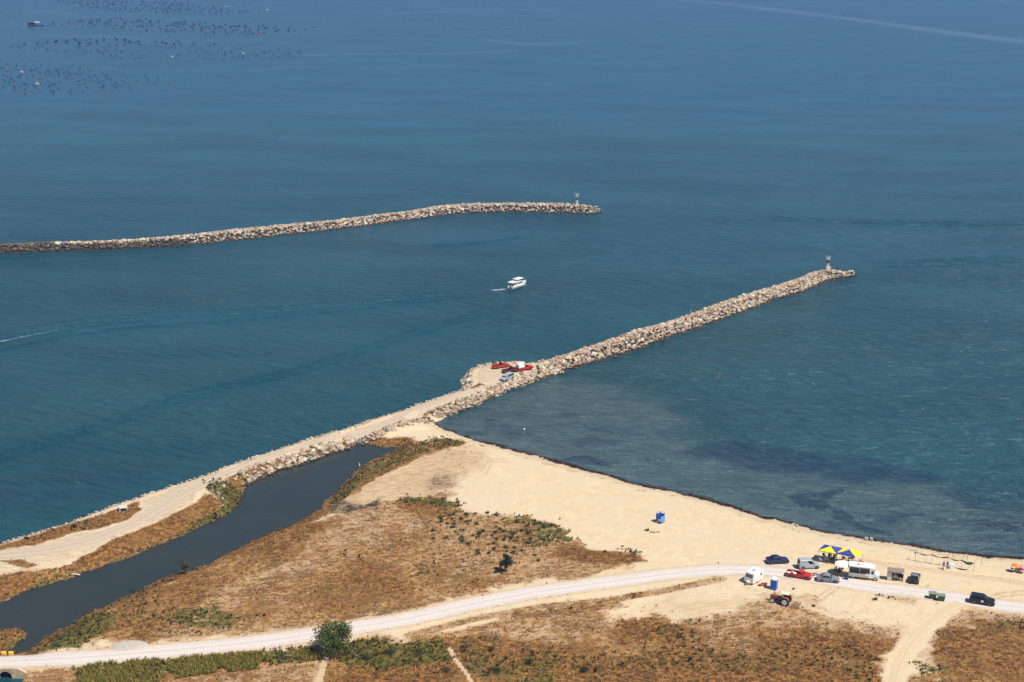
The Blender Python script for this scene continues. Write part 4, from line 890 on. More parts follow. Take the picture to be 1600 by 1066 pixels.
MB().slab([(2.14, -.78, 1.34), (2.14, .78, 1.34), (1.80, .74, 1.98), (1.80, -.74, 1.98)], .03).obj('windshield', GLASS, ft)
for y in (-.91, .91): MB().slab([(1.45, y, 1.28), (2.05, y, 1.28), (1.72, y, 1.92), (1.45, y, 1.92)], .015).obj('side_window', GLASS, ft)
for x in (-1.75, 2.2):
    for y in (-.84, .84): wheel(ft, x, y, .36, .22)
for y in (-.62, .62): MB().box(2.86, 2.935, y-.15, y+.15, .68, .86, bev=.02).obj('headlight', LAMP, ft)
MB().box(2.84, 2.96, -.85, .85, .36, .52, bev=.03).obj('front_bumper', BLACKP, ft)
MB().lathe([(.16, 0), (.20, .10), (.12, .22), (.05, .24)], (-.9, -.2, 2.56), 'Z', 12).obj('roof_vent', M('terracotta_vent', (.30, .12, .09)), ft, True)
# caravan
ca = atg(*z1(242, 640)); ch_ = R(228); u_ = Vector((math.cos(ch_), math.sin(ch_), 0)); n_ = Vector((-math.sin(ch_), math.cos(ch_), 0))
cm = ca-u_*1.75-n_*.95; cm.z = gz(cm.x, cm.y)
cv = empty('caravan', cm, ch_, 'small white touring caravan beside the blue toilet cabin', 'caravan')
sd = [(-1.7, .42), (1.7, .42), (1.78, .9), (1.72, 1.35), (1.35, 2.2), (-1.35, 2.3), (-1.68, 2.05), (-1.75, 1.0)]
b = MB(); b.loft([[(x, y*.95, z) for x, z in sd] for y in (-1, -.97, .97, 1)]); b.obj('shell', WHT, cv, True, 30)
MB().slab([(1.715, -.72, 1.42), (1.715, .72, 1.42), (1.46, .72, 2.0), (1.46, -.72, 2.0)], .03).obj('front_window', M('grey_window', (.10, .11, .12), .15), cv)
for y in (-1, 1):
    MB().box(-1.15, -.7, y*.952-.01, y*.952+.01, 1.25, 1.75, bev=.008).obj('side_window', GLASS, cv)
    MB().box(-1.66, 1.66, y*.955-.008, y*.955+.008, .98, 1.02).obj('trim_strip', SGREY, cv)
    wheel(cv, -.1, y*.82, .3, .18)
MB().box(-.2, .6, -.952-.02, -.952-.003, .5, 2.0).obj('door', M('caravan_door', (.70, .69, .66)), cv)
MB().box(-.35, .35, -.25, .25, 2.26, 2.38, bev=.03).obj('roof_hatch', M('hatch_pinkish', (.50, .36, .32)), cv)
b = MB(); b.tube((1.7, -.5, .45), (2.7, 0, .45), .04); b.tube((1.7, .5, .45), (2.7, 0, .45), .04); b.tube((2.5, 0, .02), (2.5, 0, .6), .035); b.obj('drawbar', STEEL, cv)
MB().box(1.8, 2.2, -.3, .3, .5, .85, bev=.04).obj('gas_locker', WHITEP, cv)
# portable toilet
tp = atg(*z1(466, 684)); tp = Vector((tp.x, tp.y+.55, gz(tp.x, tp.y+.55)))
tl = empty('portable_toilet', tp, R(-28), 'bright blue portable toilet with a white roof between caravan and tractor', 'toilet cabin')
BLU = M('toilet_blue', (.012, .11, .55), .45, 0, .06)
MB().box(-.55, .55, -.55, .55, .02, 2.05, bev=.03).obj('cabin', BLU, tl)
b = MB(); b.loft([[(-.6, -.6, 2.05), (.6, -.6, 2.05), (.6, .6, 2.05), (-.6, .6, 2.05)], [(-.55, -.55, 2.18), (.55, -.55, 2.18), (.55, .55, 2.18), (-.55, .55, 2.18)], [(-.3, -.3, 2.36), (.3, -.3, 2.36), (.3, .3, 2.36), (-.3, .3, 2.36)]]); b.obj('roof', M('toilet_roof', (.72, .72, .74)), tl)
MB().box(-.42, .42, -.575, -.553, .1, 1.85, bev=.008).obj('door', BLU, tl); MB().box(-.3, .3, -.582, -.577, 1.9, 2.0).obj('vent_slot', WHITEP, tl); MB().box(.25, .33, -.60, -.577, .95, 1.12).obj('handle', BLACKP, tl)
MB().box(.553, .565, -.42, .42, .1, 1.85).obj('side_panel', BLU, tl)
# things by the caravan
rb = atg(*z1(345, 632)); bo = empty('folded_boat', rb, R(25), 'dark red folded dinghy lying between caravan and blue toilet', 'dinghy')
b = MB(); b.loft([[(x, w*math.cos(t), .22+.2*math.sin(t)+.05*math.sin(x*5)) for t in [2*PI*i/10 for i in range(10)]] for x, w in ((-.95, .05), (-.8, .26), (0, .36), (.6, .3), (.95, .08))]); b.obj('tube', M('dark_red_rubber', (.22, .018, .012), .6), bo, True)
b = MB(); b.box(-.3, .5, -.18, .18, .40, .50, bev=.04); b.obj('thwart', M('red_board', (.30, .03, .02)), bo)
pl = atg(*z1(290, 712)); o = MB().box(-1.6, 1.6, -.15, .15, 0, .07, bev=.01).obj('plank', M('pale_board', (.62, .55, .50), .8, 0, .1), None); o.location = pl+Vector((0, 0, .03)); o.rotation_euler = (0, 0, R(14)); tag(o, 'long pale plank lying on the sand below the white caravan', 'plank')
# tractor: near wheels are those of its left flank
ORG = M('rusty_orange_paint', (.26, .075, .018), .6, 0, .25, 3)
ta = atg(*z1(572, 846)); tb = atg(*z1(441, 816)); d_ = tb-ta; th_ = math.atan2(d_.y, d_.x); tm = (ta+tb)*.5-Vector((-math.sin(th_), math.cos(th_), 0))*.8; tm.z = gz(tm.x, tm.y)
tr = empty('tractor', tm, th_, 'orange and brown farm tractor with a pale sun canopy facing left', 'tractor'); wbt = d_.length
fx, rx = wbt/2, -wbt/2
MB().box(-.35, fx+.45, -.3, .3, .72, 1.32, bev=.08, ty=.04).obj('hood', ORG, tr, True)
MB().box(fx+.44, fx+.52, -.26, .26, .76, 1.25, bev=.02).obj('grille', BLACKP, tr)
MB().box(rx-.35, fx, -.24, .24, .48, .78, bev=.05).obj('chassis', BLACKP, tr)
for y in (-1, 1):
    w_ = wheel(tr, rx, y*.78, .78, .44, WHITEP, 'rear_wheel'); w_ = wheel(tr, fx, y*.74, .53, .32, WHITEP, 'front_wheel')
    b = MB(); b.loft([[(rx+.86*math.cos(t), y*.78-.24, .78+.86*math.sin(t)) for t in [R(a) for a in range(20, 150, 16)]], [(rx+.86*math.cos(t), y*.78+.24, .78+.86*math.sin(t)) for t in [R(a) for a in range(20, 150, 16)]],
        [(rx+.90*math.cos(t), y*.78+.24, .78+.90*math.sin(t)) for t in [R(a) for a in range(20, 150, 16)]], [(rx+.90*math.cos(t), y*.78-.24, .78+.90*math.sin(t)) for t in [R(a) for a in range(20, 150, 16)]]], False, False); b.obj('mudguard', ORG, tr)
MB().box(rx-.25, rx+.3, -.28, .28, 1.0, 1.12, bev=.03).obj('seat', BLACKP, tr); MB().box(rx-.3, rx-.2, -.26, .26, 1.1, 1.5, bev=.03).obj('seat_back', BLACKP, tr)
b = MB(); b.tube((rx+.9, 0, 1.2), (rx+.65, 0, 1.5), .03); b.lathe([(.2, -.015), (.2, .015)], (rx+.63, 0, 1.52), 'Z', 14); b.obj('steering_wheel', BLACKP, tr)
b = MB()
for x in (rx-.35, rx+.85):
    for y in (-.5, .5): b.tube((x, y, .9), (x, y, 2.1), .03)
b.obj('canopy_frame', BLACKP, tr)
MB().box(rx-.55, rx+1.0, -.62, .62, 2.1, 2.18, bev=.03).obj('canopy', M('cream_canvas', (.68, .60, .44)), tr)
b = MB(); b.tube((fx-.1, .12, 1.3), (fx-.1, .12, 2.25), .045, n=10); b.obj('exhaust', BLACKP, tr)
for y in (-.2, .2): MB().lathe([(.02, 0), (.09, .03), (.09, .05)], (fx+.5, y, 1.1), 'X', 10).obj('headlight', LAMP, tr)
RUST = M('rusty_iron', (.17, .055, .03), .85, 0, .3, 6)
rk = empty('harrow', tm-Vector((math.cos(th_), math.sin(th_), 0))*(wbt/2+1.9), th_, 'rust red harrow hitched behind the orange tractor', 'harrow')
rk.location.z = gz(rk.location.x, rk.location.y)
b = MB(); 
for x in (-.45, 0, .45): b.box(x-.05, x+.05, -1.15, 1.15, .42, .52)
b.obj('bar', RUST, rk); b = MB(); b.tube((.45, -.7, .48), (1.25, 0, .7), .04); b.tube((.45, .7, .48), (1.25, 0, .7), .04); b.tube((-.45, 0, .5), (.9, 0, 1.0), .035); b.obj('hitch', RUST, rk)
for x in (-.45, 0, .45):
    for k in range(8): MB().tube((x, -1.05+k*.3, .44), (x-.18, -1.05+k*.3, .02), .025, .012, 6).obj('tine', RUST, rk)

# dumpsters
def dumpster(px, py, label, rz):
    p = atg(px, py); r = empty('dumpster', p, rz, label, 'dumpster', 'green dumpsters by the road'); G = M('dumpster_green', (.025, .075, .028), .55, 0, .12)
    b = MB(); b.loft([[(-.52, -.40, .16), (.52, -.40, .16), (.52, .40, .16), (-.52, .40, .16)], [(-.66, -.50, 1.05), (.66, -.50, 1.05), (.66, .50, 1.05), (-.66, .50, 1.05)]]); b.obj('container', G, r)
    b = MB(); b.loft([[(-.70, -.54, 1.055), (.70, -.54, 1.055), (.70, .54, 1.055), (-.70, .54, 1.055)], [(-.68, -.50, 1.12), (.68, -.50, 1.12), (.68, .50, 1.18), (-.68, .50, 1.18)]]); b.obj('lid', M('dumpster_lid', (.20, .22, .15), .6), r)
    for x in (-.42, .42):
        for y in (-.3, .3): MB().lathe([(.09, -.03), (.09, .03)], (x, y, .09), 'Y', 10).obj('caster', BLACKP, r)
    for s in (-1, 1): MB().tube((s*.70, -.2, .9), (s*.70, .2, .9), .03).obj('side_handle', STEEL, r)
    return r
dumpster(*z2(645, 766), 'left one of the two green dumpsters beside the gravel road', R(-12))
dumpster(*z2(734, 788), 'right one of the two green dumpsters, nearer to the black off-roader', R(-10))

# blue changing cabin on the open beach
cp = atg(1031.5, 816.5); cc = empty('changing_cabin', cp, R(-50), 'bright blue beach changing cabin standing alone on the open sand', 'changing cabin')
CB = M('cabin_blue', (.02, .10, .42), .5, 0, .08); CL = M('cabin_light_blue', (.10, .28, .72), .5, 0, .08)
for x in (-.6, .6):
    for y in (-.6, .6): MB().tube((x, y, 0), (x, y, 2.15), .04).obj('post', CB, cc)
MB().box(-.63, -.59, -.56, .56, .35, 1.85).obj('panel', CB, cc); MB().box(-.56, .56, .59, .63, .35, 1.85).obj('panel', CB, cc)
MB().box(.59, .63, -.56, .56, .35, 1.6).obj('panel', CL, cc); MB().box(-.56, .0, -.63, -.59, .35, 1.85).obj('panel', CB, cc)
for a_, b_ in (((-.6, -.6), (.6, -.6)), ((.6, -.6), (.6, .6)), ((.6, .6), (-.6, .6)), ((-.6, .6), (-.6, -.6))): MB().tube((*a_, 2.13), (*b_, 2.13), .035).obj('top_rail', CL, cc)
MB().box(-.6, .6, -.6, .6, .02, .06).obj('floor_board', WOOD, cc)

# gazebos
YEL = M('yellow_canvas', (.88, .70, .015), .7, 0, .04, 2); BLC = M('blue_canvas', (.035, .045, .27), .7, 0, .05, 2)
def gazebo(cor, peak, cols, label, loc):
    zt = 1.3+2.25; Cn = [Vector((*at(*z1(*c), zt), zt)) for c in cor]; ce = sum(Cn, Vector())/4; base = Vector((ce.x, ce.y, gz(ce.x, ce.y)))
    r = empty('gazebo', base, 0, label, 'gazebo'); pk_ = Vector((ce.x, ce.y, zt+.62))-base; L_ = [c-base for c in Cn]
    for i in range(4):
        a_, b_ = L_[i], L_[(i+1) % 4]; b = MB(); n = 8; up = Vector((0, 0, .02))
        vs = []; fs = []
        for k in range(n+1):
            t = k/n; e0 = a_.lerp(pk_, t); e1 = b_.lerp(pk_, t); sag = -.10*math.sin(PI*t); 
            for q in (e0, (e0+e1)/2, e1): vs.append(q+Vector((0, 0, sag)))
        m_ = len(vs); vs += [v-Vector((0, 0, .012)) for v in vs]
        for k in range(n):
            for j in range(2): q = k*3+j; fs.append([q, q+1, q+4, q+3]); fs.append([m_+q+3, m_+q+4, m_+q+1, m_+q])
        b.add(vs, fs); b.obj('canopy_panel', cols[i], r)
        dn = Vector((0, 0, -.22)); b = MB(); b.slab([a_, b_, b_+dn, a_+dn], .012); b.obj('valance', cols[i], r)
    for q in L_:
        q2 = q*.98; MB().tube((q2.x, q2.y, 0), (q2.x, q2.y, q.z-.03), .03).obj('leg', STEEL, r)
    return r, base, L_
gA, baseA, LA = gazebo([(925, 262), (1110, 300), (1175, 242), (990, 205)], None, (YEL, BLC, BLC, BLC), 'left gazebo with a bright yellow front panel and blue back panels', None)
gB, baseB, LB = gazebo([(1117, 292), (1310, 332), (1390, 280), (1185, 242)], None, (BLC, YEL, YEL, YEL), 'right gazebo with a blue front panel and yellow side panels', None)

# plastic chairs and tables
def chair(loc, rz, mat, label, group, name='plastic_chair'):
    r = empty(name, loc, rz, label, 'chair', group)
    MB().box(-.24, .24, -.23, .23, .42, .46, bev=.015).obj('seat', mat, r)
    MB().slab([(-.23, .235, .46), (.23, .235, .46), (.25, .34, .92), (-.25, .34, .92)], .03).obj('backrest', mat, r)
    for x in (-.22, .22):
        for y in (-.2, .22): MB().tube((x, y, .42), (x*1.12, y*1.12, 0), .025, .02, 6).obj('leg', mat, r)
        MB().box(x-.03+(.03 if x > 0 else -.03), x+.03+(.03 if x > 0 else -.03), -.22, .28, .66, .69).obj('armrest', mat, r)
    return r
def table(loc, rz, mat, label, w=.8):
    r = empty('plastic_table', loc, rz, label, 'table')
    MB().box(-w/2, w/2, -w/2, w/2, .70, .74, bev=.012).obj('table_top', mat, r)
    for x in (-1, 1):
        for y in (-1, 1): MB().tube((x*w*.42, y*w*.42, .70), (x*w*.46, y*w*.46, 0), .028, .022, 6).obj('leg', mat, r)
    return r
DCH = M('dark_green_plastic', (.03, .035, .03), .5)
cg = 'plastic chairs around the gazebos'
c0 = chair(atg(*z1(952, 386)), R(115), WHITEP, 'white plastic chair in the sun at the left front of the yellow gazebo', cg)
table(atg(*z1(1005, 386)), R(-15), WHITEP, 'white square table in the sun under the front edge of the yellow gazebo')
def cpy(o, loc, rz, label, group=None):
    c = copy_tree(o); c.location = loc; c.rotation_euler.z = rz; c['label'] = label
    if group: c['group'] = group
    return c
c1 = chair(atg(*z1(985, 345)), R(20), DCH, 'dark chair behind the white square table in the gazebo shade', cg)
cpy(c1, atg(*z1(1035, 352)), R(-20), 'dark chair in the shade directly right of the white square table')
cpy(c1, atg(*z1(1100, 362)), R(60), 'dark chair in the shade between the two gazebos')
cpy(c1, atg(*z1(1185, 366)), R(160), 'dark chair in the shade left of the right gazebo pole')
cpy(c0, atg(*z1(1215, 356)), R(200), 'white plastic chair in the shade of the blue front gazebo')
cpy(c0, atg(*z1(1325, 388)), R(240), 'white plastic chair in the sun at the right end of the blue front gazebo')
table(atg(*z1(1255, 382)), R(-15), DCH, 'dark table in the shade under the blue front gazebo')
table(atg(*z1(1070, 388)), R(-15), DCH, 'low dark table between the gazebos in the shade')
cpy(c0, atg(1353.5, 844.6), R(150), 'left one of the two white chairs at the water line'); cpy(c0, atg(1361.6, 845.6), R(170), 'right one of the two white chairs at the water line')
bgp = atg(*z1(1362, 390)); bg_ = empty('beach_bag', bgp, .4, 'orange and olive beach bag beside the right gazebo', 'bag')
b = MB(); b.box(-.32, .32, -.22, .22, 0, .55, bev=.1, tx=.08, ty=.05); b.obj('pouch', M('orange_cloth', (.55, .17, .03)), bg_, True)
b = MB(); b.box(-.1, .5, -.5, -.2, 0, .3, bev=.08); b.obj('side_pouch', M('olive_cloth', (.16, .15, .06)), bg_, True)
# white parasol
def parasol(loc, h, rad, mat, label, n=8, drop=.38, tilt=0, name='parasol'):
    r = empty(name, loc, .2, label, 'parasol'); MB().tube((0, 0, 0), (0, 0, h), .028).obj('pole', STEEL, r)
    b = MB(); vs = [(0, 0, h)]; fs = []
    for ring, (q, z) in enumerate(((.5, h-drop*.38), (1, h-drop))):
        for i in range(n*2):
            t = PI*i/n; k = q*rad*(1 if i % 2 == 0 else .955); vs.append((k*math.cos(t), k*math.sin(t), z-(0 if i % 2 == 0 else -.03)))
    m = n*2
    for i in range(m): fs += [[0, 1+i, 1+(i+1) % m], [1+i, 1+m+i, 1+m+(i+1) % m, 1+(i+1) % m]]
    k = len(vs); vs += [(v[0], v[1], v[2]-.012) for v in vs]; fs += [[a+k for a in reversed(f)] for f in fs]
    c = b.add(vs, fs).obj('canopy', mat, r); c.rotation_euler = (tilt, 0, 0)
    b = MB()
    for i in range(n): t = 2*PI*i/n; b.tube((0, 0, h-.05), (rad*.97*math.cos(t), rad*.97*math.sin(t), h-drop-.02), .008, n=4)
    b.obj('ribs', STEEL, c); return r
pw = atg(1316.5, 897.5); parasol(pw, 2.5, 1.6, M('off_white_canvas', (.80, .75, .64), .8, 0, .04), 'large off-white parasol between the food truck and the gazebos')
bb = atg(1322.5, 905.5); dr = empty('water_barrel', bb, 0, 'dark blue barrel standing behind the rear end of the food truck', 'barrel')
MB().lathe([(.30, 0), (.34, .05), (.34, .4), (.36, .45), (.34, .5), (.34, .85), (.30, .92)], (0, 0, 0), 'Z', 18).obj('drum', M('barrel_blue', (.015, .045, .16), .45), dr, True); MB().lathe([(.29, .92), (.29, .96)], (0, 0, 0), 'Z', 18).obj('lid', BLACKP, dr)
table(pw+Vector((-1.0, -1.0, 0)), .3, DCH, 'dark table under the off-white parasol')

# market stall
sa, sb = atg(*z2(168, 578)), atg(*z2(345, 596)); sd_ = sb-sa; sh = math.atan2(sd_.y, sd_.x); SL = sd_.length; sm = (sa+sb)*.5; sm.z = gz(sm.x, sm.y)
st = empty('beach_stall', sm, sh, 'small open stall with a grey brown canvas roof, right of the food truck', 'stall'); dp = 1.0; hw = SL/2-.1
GC = M('grey_brown_canvas', (.23, .18, .15), .85, 0, .1)
MB().slab([(-hw-.1, -.25, 1.95), (hw+.1, -.25, 1.95), (hw+.1, dp+.1, 2.15), (-hw-.1, dp+.1, 2.15)], .04).obj('roof', GC, st)
MB().slab([(-hw-.1, -.25, 1.94), (hw+.1, -.25, 1.94), (hw+.1, -.27, 1.72), (-hw-.1, -.27, 1.72)], .02).obj('valance', GC, st)
for x in (-hw, -.05, hw):
    for y in (0, dp): MB().tube((x, y, 0), (x, y, 1.97+y*.15), .03).obj('post', STEEL, st)
MB().slab([(-hw, -.03, .1), (-hw+.75, -.03, .1), (-hw+.75, -.03, 1.75), (-hw, -.03, 1.75)], .03).obj('cloth_panel', M('pale_cloth', (.62, .55, .49)), st)
MB().slab([(-hw, dp, .2), (hw, dp, .2), (hw, dp, 2.05), (-hw, dp, 2.05)], .03).obj('back_curtain', M('dark_red_curtain', (.13, .025, .015), .9), st)
MB().slab([(hw, 0, .1), (hw, dp, .1), (hw, dp, 2.0), (hw, 0, 1.8)], .03).obj('side_curtain', M('brown_curtain', (.16, .05, .02), .9), st)
MB().box(-.5, .5, .25, .75, .45, .95, bev=.05).obj('counter', M('grey_beige_cloth', (.40, .34, .28)), st)
MB().lathe([(.04, 1.6), (.07, 1.35), (.45, 1.0), (.42, .96)], (-.05, .3, 0), 'Z', 10).obj('hanging_scales', M('pale_grey_cloth', (.48, .46, .42)), st)
MB().box(.75, 1.15, .1, .5, 0, .75, bev=.03).obj('crate', WOOD, st)
MB().lathe([(.02, 1.95), (.13, 1.88), (.13, 1.72), (.02, 1.66)], (hw-.2, -.3, 0), 'Z', 10).obj('lamp', WHITEP, st)

# sunshade frame near the water
pf = [(1429.9, 877.1), (1455.5, 881.6), (1479.2, 885.4), (1502.0, 889.7), (1521.4, 893.8)]; pb = [(1440.6, 864.9), (1466.6, 870.7), (1488.4, 873.9), (1511.2, 877.3), (1533.0, 883.6)]
F_ = [atg(*p) for p in pf]; B_ = [atg(*p) for p in pb]; o0 = F_[2].copy(); fr = empty('sunshade_frame', o0, 0, 'long row of thin poles with a sagging dark shade net near the water', 'sunshade frame')
DP = M('dark_pole', (.16, .12, .10), .7); NETM = M('dark_net', (.018, .022, .020), .95)
for q in F_+B_: p = q-o0; MB().tube((p.x, p.y, -.1), (p.x, p.y, 2.25), .032, n=6).obj('pole', DP, fr)
for a_, b_ in zip(F_, B_): a2, b2 = a_-o0, b_-o0; e = a2.lerp(b2, .45); MB().tube((a2.x, a2.y, 2.2), (e.x, e.y, 2.35), .03, n=6).obj('rafter', DP, fr)
line_ = [q-o0 for q in F_]; line_ = [line_[0]+(line_[0]-line_[1])*.12]+line_; b = MB(); rings = []
for i in range(len(line_)-1):
    for k in range(6):
        t = k/6; c = line_[i].lerp(line_[i+1], t); z = 1.95-.32*math.sin(PI*t)+(-.1 if i > 3 else 0); rr_ = .10+.05*math.sin(i*3+k*1.7)
        if i == len(line_)-2: rr_ = .12+.16*math.sin(PI*min(1, t*1.2))
        rings.append([(c.x, c.y+rr_*1.3*math.cos(a), z+rr_*.8*math.sin(a)) for a in [2*PI*j/6 for j in range(6)]])
b.loft(rings); b.obj('shade_net', NETM, fr, True)
b = MB(); c = line_[-1].lerp(line_[-2], .35); b.loft([[(c.x+x, c.y+w*math.cos(a), 1.7+w*.7*math.sin(a)) for a in [2*PI*j/8 for j in range(8)]] for x, w in ((-.75, .08), (-.5, .26), (0, .30), (.4, .22), (.7, .05))]); b.obj('net_bundle', M('green_net', (.02, .055, .025), .95), fr, True)
# parasols and seats at the right edge
parasol(atg(1586, 894), 1.75, .82, M('orange_canvas', (.85, .22, .02), .7, 0, .04), 'orange parasol near the right edge of the beach'); parasol(atg(1599.5, 896), 1.75, .85, M('pink_canvas', (.80, .36, .33), .7, 0, .04), 'pale pink parasol at the right edge of the beach')
cpy(chair(atg(1581.5, 892), R(70), M('teal_cloth', (.10, .26, .27), .8), 'teal beach chair under the orange parasol', None, 'beach_chair'), atg(1590.5, 893), R(20), 'teal beach chair between the orange and pink parasols')
tw = atg(1592.5, 890); o = MB().box(-.8, .8, -.42, .42, 0, .06, bev=.02).obj('beach_towel', M('deep_red_cloth', (.28, .01, .015), .9), None); o.location = tw+Vector((0, 0, .02)); o.rotation_euler.z = -.1; tag(o, 'deep red towel spread on the sand below the pink parasol', 'towel')
# white cool box beside the frame
cbx = atg(1486.8, 888.5); cr = empty('cool_box', cbx, R(-8), 'white cool box on the sand beside the two people in blue', 'cool box')
MB().box(-.42, .42, -.3, .3, 0, .78, bev=.05).obj('box', WHITEP, cr, True); MB().box(-.44, .44, -.32, .32, .785, .88, bev=.04).obj('lid', WHITEP, cr, True)
o = MB().lathe([(.17, 0), (.21, .45), (.19, .46)], (0, 0, 0), 'Z', 12).obj('bucket', WHITEP, None, True); o.location = atg(1475.5, 891); tag(o, 'white bucket in front of the two people in blue', 'bucket')

# ================================================================== PEOPLE AND A DOG
def skin_chain(name, mat, verts, edges, root, parent=None, sub=1):
    """verts: (x, y, z, r)"""
    me = bpy.data.meshes.new(name); me.from_pydata([v[:3] for v in verts], edges, []); o = bpy.data.objects.new(name, me); C.objects.link(o)
    sk = o.modifiers.new('skin', 'SKIN'); sk.use_smooth_shade = True
    d = me.skin_vertices[0].data
    for i, v in enumerate(verts): r = v[3]; d[i].radius = (r, r) if not isinstance(r, tuple) else r; d[i].use_root = (i == root)
    s = o.modifiers.new('sub', 'SUBSURF'); s.levels = s.render_levels = sub
    me.materials.append(mat)
    if parent: o.parent = parent
    return o
def person(loc, rz, label, shirt, legs, pose='stand', hair=HAIR, group=None):
    V = []; E = []
    def add(p, r, parent=None):
        V.append((*p, r)); i = len(V)-1
        if parent is not None: E.append((parent, i))
        return i
    seat = pose == 'sit'; hz = .50 if seat else .93
    pel = add((0, 0, hz), .12); wa = add((0, .0, hz+.17), .105, pel); chs_ = add((0, -.02, hz+.38), .13, wa); nk = add((0, -.01, hz+.53), .055, chs_)
    hd0 = add((0, -.02, hz+.63), .075, nk); hd1 = add((0, -.025, hz+.71), .09, hd0); hd2 = add((0, -.01, hz+.79), .065, hd1)
    add((0, -.115, hz+.68), .016, hd0)          # nose
    for s in (-1, 1):
        add((s*.088, -.01, hz+.70), .016, hd1)  # ear
        sh_ = add((s*.17, -.01, hz+.46), .06, chs_)
        if seat: el = add((s*.25, -.08, hz+.22), .045, sh_); wr = add((s*.17, -.30, hz+.17), .032, el); dr_ = (0, -1, -.15)
        else: el = add((s*.24, .02, hz+.18), .045, sh_); wr = add((s*.25, -.07, hz-.05), .032, el); dr_ = (0, -.15, -1)
        pm = add((V[wr][0]+dr_[0]*.07, V[wr][1]+dr_[1]*.07, V[wr][2]+dr_[2]*.07), .032, wr)
        for k, ln in enumerate((.075, .085, .08, .062)):
            off = (k-1.5)*.02; bx = (V[pm][0]+(off if seat else 0), V[pm][1]+(0 if seat else off), V[pm][2]); f1 = add((bx[0]+dr_[0]*ln*.6, bx[1]+dr_[1]*ln*.6, bx[2]+dr_[2]*ln*.6), .009, pm); add((bx[0]+dr_[0]*ln, bx[1]+dr_[1]*ln-.008, bx[2]+dr_[2]*ln-.005), .008, f1)
        add((V[wr][0]-s*.035+dr_[0]*.06, V[wr][1]-.03+dr_[1]*.06, V[wr][2]+dr_[2]*.06), .010, wr)
        hp = add((s*.09, 0, hz-.05), .085, pel)
        if seat: kn = add((s*.12, -.42, hz-.02), .062, hp); an = add((s*.12, -.42, .09), .042, kn)
        else: kn = add((s*.10, -.02, hz*.54), .062, hp); an = add((s*.11, .01, .09), .042, kn)
        hl_ = add((s*.115, V[an][1]-.05, .035), .035, an); add((s*.12, V[an][1]-.19, .03), .03, hl_)
    body = skin_chain('person', SKIN, V, E, 0); body.location = loc; body.rotation_euler = (0, 0, rz); tag(body, label, 'person', group)
    W_ = []; W_ += [(0, 0, hz-.02, .135), (0, 0, hz+.17, .125), (0, -.02, hz+.38, .15), (0, -.01, hz+.50, .075)]
    e = [(0, 1), (1, 2), (2, 3)]
    for s in (-1, 1):
        i = len(W_); sh_ = (s*.17, -.01, hz+.46, .074); W_.append(sh_); el = (s*.235, -.055, hz+.26, .06) if seat else (s*.225, .01, hz+.24, .06); W_.append(el); e += [(2, i), (i, i+1)]
    skin_chain('shirt', shirt, W_, e, 0, body)
    W_ = [(0, 0, hz+.04, .135)]; e = []
    for s in (-1, 1):
        i = len(W_)
        if seat: W_ += [(s*.09, 0, hz-.05, .10), (s*.12, -.42, hz-.02, .075), (s*.12, -.42, .14, .062)]
        else: W_ += [(s*.09, 0, hz-.05, .10), (s*.10, -.02, hz*.54, .075), (s*.11, .01, .14, .062)]
        e += [(0, i), (i, i+1), (i+1, i+2)]
    skin_chain('trousers', legs, W_, e, 0, body)
    skin_chain('hair', hair, [(0, .02, hz+.70, .088), (0, .0, hz+.78, .082), (0, .0, hz+.82, .05)], [(0, 1), (1, 2)], 0, body)
    return body
K = M('black_cloth', (.018, .016, .018), .9); DB = M('dark_brown_cloth', (.06, .025, .018), .9); BS = M('royal_blue_cloth', (.02, .035, .38), .8); GT = M('grey_cloth', (.22, .25, .28), .85); WS = M('white_cloth', (.7, .7, .68), .85); RS = M('red_cloth', (.50, .02, .015), .85); PG = M('pale_green_cloth', (.38, .46, .30), .85)
def sitter(loc, rz, label, sh_, lg, chlabel, mat=DCH):
    person(loc, rz, label, sh_, lg, 'sit'); chair(loc+Vector((0, .0, 0)), rz, mat, chlabel, None)
sitter(atg(*z1(1108, 492)), R(60), 'person in black with white collar sitting under the off-white parasol, left of the table', K, K, 'dark chair left of the table under the off-white parasol')
sitter(atg(*z1(1170, 478)), R(-40), 'person in dark brown sitting under the off-white parasol, right of the table', DB, K, 'dark chair right of the table under the off-white parasol')
sitter(atg(*z1(1140, 505)), R(160), 'person in black sitting nearest to the camera under the off-white parasol', K, DB, 'dark chair nearest to the camera under the off-white parasol')
person(atg(*z1(1053, 345)), R(170), 'person in black standing in the middle of the left gazebo', K, K)
sitter(atg(*z1(1098, 345)), R(200), 'person in dark brown sitting at the right post of the left gazebo', DB, K, 'dark chair at the right post of the left gazebo')
person(atg(*z1(1282, 376)), R(120), 'person with a dark red top standing at the right gazebo', M('maroon_cloth', (.14, .015, .02)), GT)
person(atg(1474.0, 889.6), R(-10), 'left one of two people in royal blue shirts below the sunshade net', BS, GT)
person(atg(1479.9, 889.8), R(20), 'right one of two people in royal blue shirts, next to the cool box', BS, GT)
person(atg(*z3(924, 353)), R(30), 'person in dark clothes standing behind the red pickup with the white box', K, K)
person(atg(*z3(602, 258)), R(-60), 'person in black leaning by the red pickup at the seaward edge', K, K)
person(atg(1594.5, 891.5), R(10), 'person with a white shirt sitting on the red towel at the right edge', WS, M('deep_red_trunks', (.3, .01, .015)), 'stand').scale = (1, 1, .62)
def on_break(px, py, z): x, y = at(px, py, z); return Vector((x, y, z))
person(on_break(1079.2, 492, 2.7), R(150), 'angler in a pale green shirt on the seaward crest of the long breakwater', PG, GT)
person(on_break(1307.9, 417.3, 2.75)-Vector((0, .4, .85)), R(120), 'person in black sitting near the tip of the long breakwater', K, K, 'sit')
person(on_break(893.6, 319.6, 2.75), R(120), 'person in black sitting left of the green and white beacon', K, K, 'sit')
